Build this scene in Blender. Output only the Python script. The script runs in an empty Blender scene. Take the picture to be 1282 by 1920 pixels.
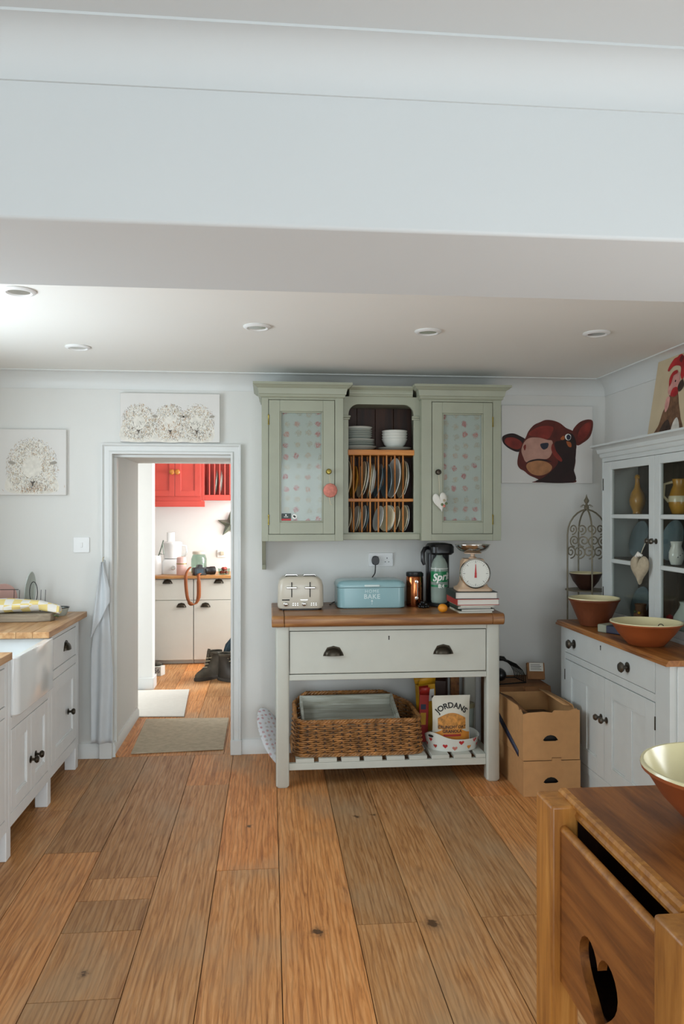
import bpy, bmesh, math, random
from mathutils import Matrix, Vector
R = math.radians
random.seed(7)
scene = bpy.context.scene
C = scene.collection

# ------------------------------------------------------------------ camera
F_PX = 1450.0
YAW = math.atan(136 / F_PX)
cam_d = bpy.data.cameras.new('camera')
cam_d.sensor_fit = 'HORIZONTAL'; cam_d.sensor_width = 24.0
cam_d.lens = F_PX / 1282 * 24.0
cam_d.clip_start = 0.03
cam = bpy.data.objects.new('camera', cam_d); C.objects.link(cam)
cam.location = (0, 0, 1.5); cam.rotation_euler = (R(90), 0, -YAW)
scene.camera = cam

# ------------------------------------------------------------------ world, lights, exposure
world = bpy.data.worlds.new('sky'); scene.world = world; world.use_nodes = True
bg = world.node_tree.nodes['Background']
bg.inputs[0].default_value = (0.80, 0.90, 1.0, 1); bg.inputs[1].default_value = 1.0

def area(name, loc, rot, sx, sy, power, col):
    l = bpy.data.lights.new(name, 'AREA'); l.shape = 'RECTANGLE'; l.size = sx; l.size_y = sy
    l.energy = power; l.color = col
    o = bpy.data.objects.new(name, l); C.objects.link(o); o.location = loc; o.rotation_euler = rot
    return o
XL_, XR_ = -1.75, 2.17
area('daylight_garden_doors', (0.2, -2.66, 1.25), (R(90), 0, 0), 2.6, 2.1, 96, (0.87, 0.96, 1.0))
area('daylight_sink_window', (-1.84, 3.1, 1.55), (0, R(-91), 0), 1.0, 1.5, 34, (0.80, 0.92, 1.0))
area('added_side_fill', (XR_ + 0.09, 1.37, 0.85), (0, R(90), 0), 1.3, 0.66, 22, (0.95, 0.98, 1.0))  # added fill light to brighten the fronts of the left units
area('daylight_lobby_door', (-2.26, 6.2, 1.15), (0, R(-90), 0), 1.8, 0.8, 26, (0.95, 0.97, 1.0))
area('daylight_utility_window', (1.36, 7.4, 1.55), (0, R(90), 0), 1.1, 0.9, 74, (0.97, 0.98, 1.0))

vs = scene.view_settings
vs.view_transform = 'Standard'; vs.look = 'None'; vs.gamma = 1.0; vs.use_curve_mapping = False
vs.exposure = 0.25

# ------------------------------------------------------------------ materials
def lin(h):
    h = h.lstrip('#'); out = []
    for i in (0, 2, 4):
        c = int(h[i:i + 2], 16) / 255
        out.append(c / 12.92 if c <= 0.04045 else ((c + 0.055) / 1.055) ** 2.4)
    return (*out, 1)
MATS = {}
def new_mat(name):
    m = bpy.data.materials.new(name); m.use_nodes = True
    nt = m.node_tree; b = nt.nodes['Principled BSDF']
    MATS[name] = m
    return m, nt, b
def node(nt, t, **kw):
    n = nt.nodes.new(t)
    for k, v in kw.items(): setattr(n, k, v)
    return n
def ramp(nt, fac, stops):
    r = node(nt, 'ShaderNodeValToRGB')
    el = r.color_ramp.elements
    while len(el) < len(stops): el.new(0.5)
    for e, (p, c) in zip(el, stops): e.position = p; e.color = c
    nt.links.new(fac, r.inputs[0])
    return r.outputs[0]
def coords(nt, scale=(1, 1, 1), kind='Object', rnd=False):
    tc = node(nt, 'ShaderNodeTexCoord'); mp = node(nt, 'ShaderNodeMapping')
    if kind == 'World':
        g = node(nt, 'ShaderNodeNewGeometry'); src = g.outputs['Position']
    else: src = tc.outputs[kind]
    if rnd:
        oi = node(nt, 'ShaderNodeObjectInfo'); ml = node(nt, 'ShaderNodeVectorMath', operation='SCALE')
        ml.inputs[0].default_value = (37, 61, 23); nt.links.new(oi.outputs['Random'], ml.inputs['Scale'])
        ad = node(nt, 'ShaderNodeVectorMath', operation='ADD')
        nt.links.new(src, ad.inputs[0]); nt.links.new(ml.outputs[0], ad.inputs[1]); src = ad.outputs[0]
    nt.links.new(src, mp.inputs['Vector']); mp.inputs['Scale'].default_value = scale
    return mp.outputs[0]
def mix(nt, fac, a, b, mode='MIX'):
    m = node(nt, 'ShaderNodeMix', data_type='RGBA', blend_type=mode)
    for sock, v in ((m.inputs[0], fac), (m.inputs[6], a), (m.inputs[7], b)):
        if hasattr(v, 'is_linked') or hasattr(v, 'node'): nt.links.new(v, sock)
        else: sock.default_value = v
    return m.outputs[2]
def add_bump(nt, b, h, strength, dist=0.002):
    bp = node(nt, 'ShaderNodeBump'); bp.inputs['Strength'].default_value = strength; bp.inputs['Distance'].default_value = dist
    nt.links.new(h, bp.inputs['Height']); nt.links.new(bp.outputs[0], b.inputs['Normal'])
def M(name, col, rough=0.5, metal=0.0, var=0.0, vs_=9.0, bump=0.0, bs=60.0, coat=0.0, chips=None, chip_at=0.70, chip_scale=14, sheen=0):
    if name in MATS: return MATS[name]
    m, nt, b = new_mat(name)
    c = lin(col)
    b.inputs['Base Color'].default_value = c; b.inputs['Roughness'].default_value = rough; b.inputs['Metallic'].default_value = metal
    b.inputs['Coat Weight'].default_value = coat; b.inputs['Sheen Weight'].default_value = sheen
    out = None
    if var or chips:
        vec = coords(nt)
    if var:
        n = node(nt, 'ShaderNodeTexNoise'); n.inputs['Scale'].default_value = vs_; n.inputs['Detail'].default_value = 5
        nt.links.new(vec, n.inputs['Vector'])
        lo = tuple(x * (1 - var) for x in c[:3]) + (1,); hi = tuple(min(1, x * (1 + var)) for x in c[:3]) + (1,)
        out = ramp(nt, n.outputs['Fac'], [(0.3, lo), (0.7, hi)])
    if chips:
        n2 = node(nt, 'ShaderNodeTexNoise'); n2.inputs['Scale'].default_value = chip_scale; n2.inputs['Detail'].default_value = 8; n2.inputs['Roughness'].default_value = 0.7
        nt.links.new(vec, n2.inputs['Vector'])
        f = ramp(nt, n2.outputs['Fac'], [(chip_at, (0, 0, 0, 1)), (chip_at + 0.04, (1, 1, 1, 1))])
        out = mix(nt, f, out if out else c, lin(chips))
    if out: nt.links.new(out, b.inputs['Base Color'])
    if bump:
        n3 = node(nt, 'ShaderNodeTexNoise'); n3.inputs['Scale'].default_value = bs; n3.inputs['Detail'].default_value = 4
        nt.links.new(coords(nt), n3.inputs['Vector']); add_bump(nt, b, n3.outputs['Fac'], bump)
    return m
def wood(name, dark, mid, light, axis='X', scale=1.0, rough=0.45, bump=0.25, kind='Object', rnd=False):
    m, nt, b = new_mat(name)
    st = {'X': (1.2, 14, 14), 'Y': (14, 1.2, 14), 'Z': (14, 14, 1.2)}[axis]
    vec = coords(nt, tuple(s * scale for s in st), kind, rnd)
    n = node(nt, 'ShaderNodeTexNoise'); n.inputs['Scale'].default_value = 2.2; n.inputs['Detail'].default_value = 8; n.inputs['Roughness'].default_value = 0.62; n.inputs['Distortion'].default_value = 0.6
    nt.links.new(vec, n.inputs['Vector'])
    st2 = {'X': (0.5, 5, 5), 'Y': (5, 0.5, 5), 'Z': (5, 5, 0.5)}[axis]
    n2 = node(nt, 'ShaderNodeTexNoise'); n2.inputs['Scale'].default_value = 1.3; n2.inputs['Detail'].default_value = 4
    nt.links.new(coords(nt, tuple(s * scale for s in st2), kind, rnd), n2.inputs['Vector'])
    c1 = ramp(nt, n.outputs['Fac'], [(0.28, lin(dark)), (0.5, lin(mid)), (0.74, lin(light))])
    c2 = ramp(nt, n2.outputs['Fac'], [(0.3, (0.62, 0.6, 0.58, 1)), (0.65, (1, 1, 1, 1))])
    nt.links.new(mix(nt, 0.8, c1, c2, 'MULTIPLY'), b.inputs['Base Color'])
    b.inputs['Roughness'].default_value = rough
    add_bump(nt, b, n.outputs['Fac'], bump, 0.0015)
    return m
def glassy(name, tint='ffffff', refl=1.0, rough=0.02):
    m = bpy.data.materials.new(name); m.use_nodes = True; MATS[name] = m
    nt = m.node_tree; nt.nodes.clear()
    o = node(nt, 'ShaderNodeOutputMaterial'); t = node(nt, 'ShaderNodeBsdfTransparent'); g = node(nt, 'ShaderNodeBsdfGlossy'); x = node(nt, 'ShaderNodeMixShader')
    lw = node(nt, 'ShaderNodeLayerWeight'); pw = node(nt, 'ShaderNodeMath', operation='POWER'); ma = node(nt, 'ShaderNodeMath', operation='MULTIPLY_ADD')
    lw.inputs['Blend'].default_value = 0.5; pw.inputs[1].default_value = 5.0; ma.inputs[1].default_value = 0.9; ma.inputs[2].default_value = 0.025
    nt.links.new(lw.outputs['Facing'], pw.inputs[0]); nt.links.new(pw.outputs[0], ma.inputs[0])
    t.inputs[0].default_value = lin(tint); g.inputs['Roughness'].default_value = rough
    g.inputs['Color'].default_value = (refl, refl, refl, 1)
    nt.links.new(ma.outputs[0], x.inputs[0]); nt.links.new(t.outputs[0], x.inputs[1]); nt.links.new(g.outputs[0], x.inputs[2]); nt.links.new(x.outputs[0], o.inputs[0])
    return m


M('wall_paint', 'dcdcd8', 0.75, var=0.015, vs_=2.0, bump=0.12, bs=45)
M('ceiling_paint_lit', 'ebeae5', 0.8, var=0.012, vs_=1.5, bump=0.05, bs=40)  # white lightened: missing bounce light is put into the ceiling colour
M('ceiling_paint_dim', 'cfd3d4', 0.8, var=0.012, vs_=1.5, bump=0.05, bs=40)  # darker white for beam and near ceiling: weaker light put into the colour
M('trim_paint', 'dadcda', 0.4, chips='8c8578', chip_at=0.76)
M('unit_paint', 'e3e6e7', 0.42, var=0.03, chips='7d7a6c', chip_at=0.72, chip_scale=11)
M('sage_paint', '989b88', 0.42, var=0.05, vs_=6, chips='8a8873', chip_at=0.74)
M('grey_paint', 'c2c4ba', 0.42, var=0.03, chips='5c5648', chip_at=0.76, chip_scale=9)
M('dresser_paint', 'ccd1cf', 0.4, var=0.03, chips='8b8a7b', chip_at=0.76)
M('utility_paint', 'd4d2c8', 0.4, var=0.015)
M('red_paint', 'c84a3e', 0.4, var=0.08, vs_=5)
M('dark_gap', '14120f', 0.9)
M('bronze', '3b352c', 0.35, metal=0.85, var=0.2)
M('pewter', '5b564e', 0.3, metal=0.8)
M('brass', '8a7a3c', 0.35, metal=0.9)
M('steel', 'c9c7c2', 0.18, metal=1.0)
M('black_plastic', '131416', 0.32)
M('black_wire', '141414', 0.45, metal=0.3)
M('iron_cream', '776f5c', 0.5, metal=0.3, var=0.2, vs_=30)
M('white_plastic', 'e6e7e6', 0.35)
M('ceramic_white', 'd7d8d0', 0.18)
M('ceramic_cream', 'd5c9aa', 0.2, var=0.08, vs_=5)
M('ceramic_grey', 'aeb4ac', 0.2)
M('plate_blue', '6d7f85', 0.2, var=0.15)
M('ceramic_ochre', 'b5822e', 0.25, var=0.25, vs_=14)
M('terracotta', '93491f', 0.55, var=0.18, vs_=6)
M('terracotta_dark', '6e3a20', 0.5, var=0.2, vs_=6)
M('bowl_glaze', 'd6cca2', 0.2, var=0.07, vs_=5)
M('sink_ceramic', 'dcdedd', 0.12)
M('copper', 'a5603a', 0.16, metal=1.0)
M('cardboard', 'bc8d5c', 0.8, var=0.05, vs_=25, bump=0.1, bs=90)
M('cardboard_dark', '8a5f3a', 0.85, var=0.1, vs_=18)
M('canvas_white', 'dcdad6', 0.85, bump=0.1, bs=300)
M('canvas_tan', 'c4b293', 0.85, var=0.06)
M('aqua_enamel', '8fb3b8', 0.22, var=0.02)
M('aqua_light', 'cfe0df', 0.4)
M('cream_enamel', 'c6beae', 0.28)
M('scale_enamel', 'c9a98b', 0.3)
M('orange_fruit', 'd98a1e', 0.45, bump=0.2, bs=250)
M('wicker', '9a6a3a', 0.5, var=0.55, vs_=26)
M('wicker_dark', '4a3019', 0.6, var=0.3, vs_=22)
M('cloth_white', 'c9ced1', 0.9, var=0.03, sheen=0.3)
M('cloth_linen', 'b5a58c', 0.95, var=0.12, vs_=40, bump=0.4, bs=400)
M('mat_beige', 'b9ab94', 0.95, var=0.12, vs_=30, bump=0.4, bs=300)
M('mat_pale', 'c9c6bd', 0.95, var=0.03, vs_=30, bump=0.3, bs=300)
M('leather', '9a5527', 0.45, var=0.15)
M('boot_leather', '2c2a24', 0.45, var=0.35, vs_=18)
M('boot_suede', '4a453a', 0.8, var=0.3, vs_=18)
M('rubber', '3a3833', 0.7)
M('denim', '33454f', 0.9, var=0.3, vs_=20)
M('pink_tin', 'd9b1a8', 0.35)
M('metal_star', '6f7b70', 0.5, metal=0.5, var=0.3)
M('page_white', 'd8d5cc', 0.8)
M('ink_black', '15130f', 0.6); M('ink_white', 'e8e8e2', 0.6); M('ink_red', 'b3262a', 0.5)
M('red_cover', 'a5382f', 0.5); M('dark_cover', '23302b', 0.45); M('green_cover', '3d4a39', 0.45); M('cream_cover', 'c4bda8', 0.5); M('blue_cover', '2b3148', 0.45)
M('label_green', '1f7a4c', 0.35)
M('cereal_yellow', 'cf9a1c', 0.45, var=0.15, vs_=10); M('cereal_dark', '3a2218', 0.5); M('cereal_red', 'a3271f', 0.45)
M('pouch', 'd3cfbf', 0.35, bump=0.3, bs=14); M('granola', 'c1843a', 0.6, var=0.45, vs_=45, bump=0.5, bs=80); M('pouch_orange', 'cf8430', 0.4, var=0.2, vs_=12)
M('tub_plastic', '9aa79f', 0.3); M('tub_lid', '8d8a6b', 0.4)
M('pink_fabric', 'c47a6b', 0.9, var=0.2, vs_=60); M('heart_cotton', 'd6d3ca', 0.9, var=0.04); M('heart_linen', 'a79a83', 0.95, var=0.1, vs_=80)
M('string', 'c9bea2', 0.9)
M('star_leaf', '5f6d4c', 0.8)
glassy('window_glass', 'f6f8f6', 0.55, 0.10)
glassy('clear_glass', 'dfe9e4', 1.0)
M('bottle_plastic', 'b4c4b8', 0.12)
MATS['bottle_plastic'].node_tree.nodes['Principled BSDF'].inputs['Alpha'].default_value = 0.5
wood('worktop_wood', '6b4322', '946236', 'b98a55', 'X', 1.0, 0.38)
wood('counter_wood', '9a6a3e', 'c39464', 'd9b488', 'Y', 1.0, 0.4, kind='Object', rnd=True)
wood('dresser_wood', '5c3416', '9a602c', 'bb8040', 'Y', 1.0, 0.4, kind='World')
wood('pine_orange', 'a05a1c', 'c47a2c', 'd99545', 'X', 1.4, 0.45)
wood('pine_dowel', '9c5a22', 'c07a38', 'd59a58', 'Z', 1.4, 0.45)
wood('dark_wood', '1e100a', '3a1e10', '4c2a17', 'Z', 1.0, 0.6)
wood('dark_interior', '2a2219', '43372a', '55473a', 'Z', 1.0, 0.7)
wood('island_wood', '5a3012', '87501f', 'a5692f', 'Y', 1.3, 0.42, kind='World')
wood('island_post', '85501f', 'b0742f', 'c88d45', 'Z', 1.3, 0.42, kind='World')
wood('grey_board', '6f6354', '8f8270', 'a59882', 'X', 1.2, 0.8)
wood('tray_wood', '8d8a78', 'b8b9ac', 'cfd2c8', 'X', 1.2, 0.7)
wood('utility_top', 'a3672f', 'c58c4e', 'd9a868', 'X', 1.0, 0.4)

def floor_wood():
    m, nt, b = new_mat('floor_oak')
    vec = coords(nt, (26, 1.5, 26), 'World', True)
    n = node(nt, 'ShaderNodeTexNoise'); n.inputs['Scale'].default_value = 2.4; n.inputs['Detail'].default_value = 9; n.inputs['Roughness'].default_value = 0.62; n.inputs['Distortion'].default_value = 1.1
    nt.links.new(vec, n.inputs['Vector'])
    w = node(nt, 'ShaderNodeTexWave', wave_type='BANDS', bands_direction='X'); w.inputs['Scale'].default_value = 3.2; w.inputs['Distortion'].default_value = 9; w.inputs['Detail'].default_value = 3; w.inputs['Detail Scale'].default_value = 1.2
    nt.links.new(coords(nt, (5.0, 0.55, 5.0), 'World', True), w.inputs['Vector'])
    big = node(nt, 'ShaderNodeTexNoise'); big.inputs['Scale'].default_value = 1.6; big.inputs['Detail'].default_value = 5
    nt.links.new(coords(nt, (1.6, 0.9, 1), 'World'), big.inputs['Vector'])
    c = ramp(nt, n.outputs['Fac'], [(0.25, lin('96643a')), (0.48, lin('d6a26b')), (0.75, lin('efc698'))])
    g = ramp(nt, w.outputs['Fac'], [(0.0, (0.66, 0.60, 0.55, 1)), (0.45, (1, 1, 1, 1))])
    c = mix(nt, 0.75, c, g, 'MULTIPLY')
    oi = node(nt, 'ShaderNodeObjectInfo')
    tone = ramp(nt, oi.outputs['Random'], [(0.0, lin('c3b8a8')), (0.35, lin('e8d6bf')), (0.7, lin('f3d6b2')), (1.0, lin('ffd3a2'))])
    c = mix(nt, 0.9, c, tone, 'MULTIPLY')
    # grey worn traffic patches
    pf = ramp(nt, big.outputs['Fac'], [(0.50, (0, 0, 0, 1)), (0.66, (0.5, 0.5, 0.5, 1))])
    c = mix(nt, pf, c, lin('a58c6c'))
    # knots at their places on the boards
    geo = node(nt, 'ShaderNodeNewGeometry')
    wob = node(nt, 'ShaderNodeTexNoise'); wob.inputs['Scale'].default_value = 40; nt.links.new(geo.outputs['Position'], wob.inputs['Vector'])
    for kx, ky, kr in ((0.171, 2.756, 0.026), (0.591, 2.778, 0.032), (0.427, 3.79, 0.013), (0.513, 3.80, 0.011), (-0.10, 3.72, 0.012), (-0.60, 2.58, 0.014)):
        d = node(nt, 'ShaderNodeVectorMath', operation='DISTANCE'); d.inputs[1].default_value = (kx, ky, 0)
        sc = node(nt, 'ShaderNodeVectorMath', operation='MULTIPLY'); sc.inputs[1].default_value = (1, 0.75, 1)
        nt.links.new(geo.outputs['Position'], sc.inputs[0]); d.inputs[1].default_value = (kx, ky * 0.75, 0)
        nt.links.new(sc.outputs[0], d.inputs[0])
        md = node(nt, 'ShaderNodeMath', operation='MULTIPLY_ADD'); md.inputs[1].default_value = 0.05; nt.links.new(wob.outputs['Fac'], md.inputs[0]); nt.links.new(d.outputs['Value'], md.inputs[2])
        f = ramp(nt, md.outputs[0], [(kr * 0.5 + 0.024, (0.95, 0.95, 0.95, 1)), (kr * 0.65 + 0.026, (0.35, 0.35, 0.35, 1)), (kr * 1.3 + 0.03, (0, 0, 0, 1))])
        c = mix(nt, f, c, lin('4a3018'))
    nt.links.new(c, b.inputs['Base Color'])
    rr = ramp(nt, n.outputs['Fac'], [(0.3, (0.55, 0.55, 0.55, 1)), (0.7, (0.40, 0.40, 0.40, 1))])
    nt.links.new(rr, b.inputs['Roughness'])
    add_bump(nt, b, n.outputs['Fac'], 0.3, 0.0015)
floor_wood()

def floral(name, base, s=14, offs=(0, 0, 0)):
    m, nt, b = new_mat(name)
    vec = coords(nt, (s, s, s))
    nz = node(nt, 'ShaderNodeTexNoise'); nz.inputs['Scale'].default_value = 3.2; nz.inputs['Detail'].default_value = 5; nt.links.new(vec, nz.inputs['Vector'])
    ad = node(nt, 'ShaderNodeVectorMath', operation='MULTIPLY_ADD'); ad.inputs[1].default_value = (0.45,) * 3
    nt.links.new(nz.outputs['Color'], ad.inputs[0]); nt.links.new(vec, ad.inputs[2])
    v = node(nt, 'ShaderNodeTexVoronoi', voronoi_dimensions='2D'); v.inputs['Scale'].default_value = 1.0; v.inputs['Randomness'].default_value = 0.35
    sw = node(nt, 'ShaderNodeSeparateXYZ'); cb = node(nt, 'ShaderNodeCombineXYZ')
    nt.links.new(ad.outputs[0], sw.inputs[0]); nt.links.new(sw.outputs[0], cb.inputs[0]); nt.links.new(sw.outputs[2], cb.inputs[1])
    nt.links.new(cb.outputs[0], v.inputs['Vector'])
    sep = node(nt, 'ShaderNodeSeparateColor'); nt.links.new(v.outputs['Color'], sep.inputs[0])
    petal = ramp(nt, sep.outputs[0], [(0.0, lin('a8474f')), (0.40, lin('b9706c')), (0.5, lin('b3a48f')), (1.0, lin('a7a294'))])
    fm = ramp(nt, v.outputs['Distance'], [(0.0, (1, 1, 1, 1)), (0.09, (0.55, 0.55, 0.55, 1)), (0.15, (0.95, 0.95, 0.95, 1)), (0.22, (0.6, 0.6, 0.6, 1)), (0.30, (0, 0, 0, 1))])
    leaf = ramp(nt, v.outputs['Distance'], [(0.26, (0, 0, 0, 1)), (0.30, (0.45, 0.45, 0.45, 1)), (0.36, (0, 0, 0, 1))])
    lf = ramp(nt, nz.outputs['Fac'], [(0.48, (0, 0, 0, 1)), (0.55, (1, 1, 1, 1))])
    c = mix(nt, mix(nt, 1.0, leaf, lf, 'MULTIPLY'), lin(base), lin('8d9584'))
    nf = node(nt, 'ShaderNodeTexNoise'); nf.inputs['Scale'].default_value = 9; nf.inputs['Detail'].default_value = 3; nt.links.new(vec, nf.inputs['Vector'])
    bk_ = ramp(nt, nf.outputs['Fac'], [(0.40, (0.4, 0.4, 0.4, 1)), (0.52, (1, 1, 1, 1))])
    c = mix(nt, mix(nt, 1.0, fm, bk_, 'MULTIPLY'), c, petal)
    nt.links.new(c, b.inputs['Base Color']); b.inputs['Roughness'].default_value = 0.8
    b.inputs['Coat Weight'].default_value = 0.0
floral('rose_fabric', 'b4b9b6', 16)
floral('floral_tray', 'd2d3d6', 34)
def checks():
    m, nt, b = new_mat('check_cloth')
    ch = node(nt, 'ShaderNodeTexChecker'); ch.inputs['Scale'].default_value = 1.0
    ch.inputs['Color1'].default_value = lin('e6d088'); ch.inputs['Color2'].default_value = lin('e4e0d8')
    nt.links.new(coords(nt, (22, 22, 22)), ch.inputs['Vector'])
    nt.links.new(ch.outputs['Color'], b.inputs['Base Color']); b.inputs['Roughness'].default_value = 0.9
checks()

# ------------------------------------------------------------------ mesh builder
class MB:
    def __init__(s): s.v = []; s.f = []
    def add(s, vs_, fs):
        o = len(s.v); s.v += [tuple(p) for p in vs_]; s.f += [tuple(i + o for i in f) for f in fs]; return s
    def box(s, x0, x1, y0, y1, z0, z1):
        return s.add([(x0, y0, z0), (x1, y0, z0), (x1, y1, z0), (x0, y1, z0), (x0, y0, z1), (x1, y0, z1), (x1, y1, z1), (x0, y1, z1)],
                     [(0, 3, 2, 1), (4, 5, 6, 7), (0, 1, 5, 4), (1, 2, 6, 5), (2, 3, 7, 6), (3, 0, 4, 7)])
    def prism(s, poly, axis, a0, a1):
        n = len(poly)
        def P(a, p): return {'x': (a, p[0], p[1]), 'y': (p[0], a, p[1]), 'z': (p[0], p[1], a)}[axis]
        return s.add([P(a0, p) for p in poly] + [P(a1, p) for p in poly],
                     [tuple(range(n - 1, -1, -1)), tuple(range(n, 2 * n))] + [(i, (i + 1) % n, (i + 1) % n + n, i + n) for i in range(n)])
    def lathe(s, prof, c=(0, 0, 0), n=28, axis='z', closed=False, sx=1.0, sy=1.0, cap=True):
        vs_ = []; m = len(prof)
        for r, h in prof:
            for k in range(n):
                a = 2 * math.pi * k / n; p, q = r * math.cos(a) * sx, r * math.sin(a) * sy
                vs_.append({'z': (c[0] + p, c[1] + q, c[2] + h), 'y': (c[0] + p, c[1] + h, c[2] + q), 'x': (c[0] + h, c[1] + p, c[2] + q)}[axis])
        fs = []
        for j in range(m - 1 if not closed else m):
            j2 = (j + 1) % m
            for k in range(n): fs.append((j * n + k, j * n + (k + 1) % n, j2 * n + (k + 1) % n, j2 * n + k))
        if not closed and cap:
            if prof[0][0] > 1e-6: fs.append(tuple(range(n - 1, -1, -1)))
            if prof[-1][0] > 1e-6: fs.append(tuple(range((m - 1) * n, m * n)))
        return s.add(vs_, fs)
    def tube(s, pts, r, n=8, closed=False):
        pts = [Vector(p) for p in pts]; m = len(pts); rs = r if isinstance(r, (list, tuple)) else [r] * m
        vs_ = []; up = None
        for i, p in enumerate(pts):
            if closed: t = pts[(i + 1) % m] - pts[i - 1]
            else: t = pts[min(i + 1, m - 1)] - pts[max(i - 1, 0)]
            t.normalize()
            if up is None: up = Vector((0, 0, 1)) if abs(t.z) < 0.9 else Vector((1, 0, 0))
            a = up - t * up.dot(t)
            if a.length < 1e-5: a = t.orthogonal()
            a.normalize(); up = a; b = t.cross(a)
            for k in range(n):
                g = 2 * math.pi * k / n; vs_.append(p + (a * math.cos(g) + b * math.sin(g)) * rs[i])
        fs = []
        for i in range(m if closed else m - 1):
            i2 = (i + 1) % m
            for k in range(n): fs.append((i * n + k, i * n + (k + 1) % n, i2 * n + (k + 1) % n, i2 * n + k))
        if not closed: fs += [tuple(range(n - 1, -1, -1)), tuple(range((m - 1) * n, m * n))]
        return s.add(vs_, fs)
    def loft(s, rings, cap=True):
        n = len(rings[0]); vs_ = [p for r in rings for p in r]; fs = []
        for j in range(len(rings) - 1):
            for k in range(n): fs.append((j * n + k, j * n + (k + 1) % n, (j + 1) * n + (k + 1) % n, (j + 1) * n + k))
        if cap: fs += [tuple(range(n - 1, -1, -1)), tuple(range((len(rings) - 1) * n, len(rings) * n))]
        return s.add(vs_, fs)
    def grid(s, fn, nu, nv):
        vs_ = [fn(i / nu, j / nv) for j in range(nv + 1) for i in range(nu + 1)]
        fs = [(j * (nu + 1) + i, j * (nu + 1) + i + 1, (j + 1) * (nu + 1) + i + 1, (j + 1) * (nu + 1) + i) for j in range(nv) for i in range(nu)]
        return s.add(vs_, fs)
    def sphere(s, c, r, n=14, sx=1, sy=1, sz=1):
        m = max(6, n // 2)
        prof = [(max(1e-7, r * math.sin(math.pi * i / m)), -r * math.cos(math.pi * i / m) * sz) for i in range(m + 1)]
        return s.lathe(prof, c, n, sx=sx, sy=sy)
    def xf(s, mat):
        s.v = [tuple(mat @ Vector(p)) for p in s.v]; return s
    def move(s, d): return s.xf(Matrix.Translation(d))

ORG = {}
def tag(o, label=None, cat=None, group=None, kind=None):
    if label: o['label'] = label
    if cat: o['category'] = cat
    if group: o['group'] = group
    if kind: o['kind'] = kind
    return o
def thing(name, label, cat, loc, rz=None, group=None):
    """Empty at a thing's base. rz None: children are given in world coordinates; otherwise in the thing's own frame."""
    o = bpy.data.objects.new(name, None); C.objects.link(o); o.empty_display_size = 0.1
    o.location = loc
    if rz is None: ORG[o] = Vector(loc)
    else: o.rotation_euler = (0, 0, rz); ORG[o] = None
    return tag(o, label, cat, group)
def build(mb, name, mat, parent=None, loc=None, bevel=0.0, seg=2, rot=None, label=None, cat=None, group=None, kind=None, solid=0.0, sub=0, ang=35):
    org = None
    if parent is not None: org = ORG.get(parent)
    elif loc is not None and rot is None: org = Vector(loc)
    vs_ = mb.v if org is None else [tuple(Vector(p) - org) for p in mb.v]
    me = bpy.data.meshes.new(name); me.from_pydata(vs_, [], mb.f)
    bm = bmesh.new(); bm.from_mesh(me); bmesh.ops.recalc_face_normals(bm, faces=bm.faces); bm.to_mesh(me); bm.free()
    me.materials.append(MATS[mat])
    me.shade_smooth(); me.set_sharp_from_angle(angle=R(ang))
    o = bpy.data.objects.new(name, me); C.objects.link(o)
    if parent is not None: o.parent = parent
    elif loc is not None:
        o.location = loc
        if rot is not None: o.rotation_euler = rot
    ORG[o] = org
    if solid:
        md = o.modifiers.new('thick', 'SOLIDIFY'); md.thickness = solid; md.offset = 0
    if bevel:
        md = o.modifiers.new('edge', 'BEVEL'); md.width = bevel; md.segments = seg; md.limit_method = 'ANGLE'; md.angle_limit = R(40)
    if sub:
        md = o.modifiers.new('soft', 'SUBSURF'); md.levels = sub; md.render_levels = sub
    return tag(o, label, cat, group, kind)
def bx(name, mat, parent, *b, bevel=0.002, **k): return build(MB().box(*b), name, mat, parent, bevel=bevel, **k)
def copy_tree(o, parent=None):
    c = o.copy(); C.objects.link(c); c.parent = parent
    for ch in list(o.children): copy_tree(ch, c)
    return c
def struct(mb, name, mat, parent=None, bevel=0.0):
    o = build(mb, name, mat, parent, bevel=bevel)
    if parent is None: o['kind'] = 'structure'; ORG[o] = Vector((0, 0, 0))
    return o
def smooth(pts, n=6, closed=True):
    out = []; m = len(pts)
    rng = range(m if closed else m - 1)
    for i in rng:
        g = (lambda k: pts[k % m]) if closed else (lambda k: pts[min(max(k, 0), m - 1)])
        p0, p1, p2, p3 = g(i - 1), g(i), g(i + 1), g(i + 2)
        for j in range(n):
            t = j / n
            out.append(tuple(0.5 * (2 * p1[d] + (p2[d] - p0[d]) * t + (2 * p0[d] - 5 * p1[d] + 4 * p2[d] - p3[d]) * t * t + (3 * p1[d] - p0[d] - 3 * p2[d] + p3[d]) * t ** 3) for d in range(len(p1))))
    if not closed: out.append(pts[-1])
    return out
def rrect(x0, x1, y0, y1, r, n=6):
    out = []
    for cx, cy, a in ((x1 - r, y1 - r, 0), (x0 + r, y1 - r, 90), (x0 + r, y0 + r, 180), (x1 - r, y0 + r, 270)):
        for k in range(n + 1):
            t = R(a + 90 * k / n); out.append((cx + r * math.cos(t), cy + r * math.sin(t)))
    return out
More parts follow.
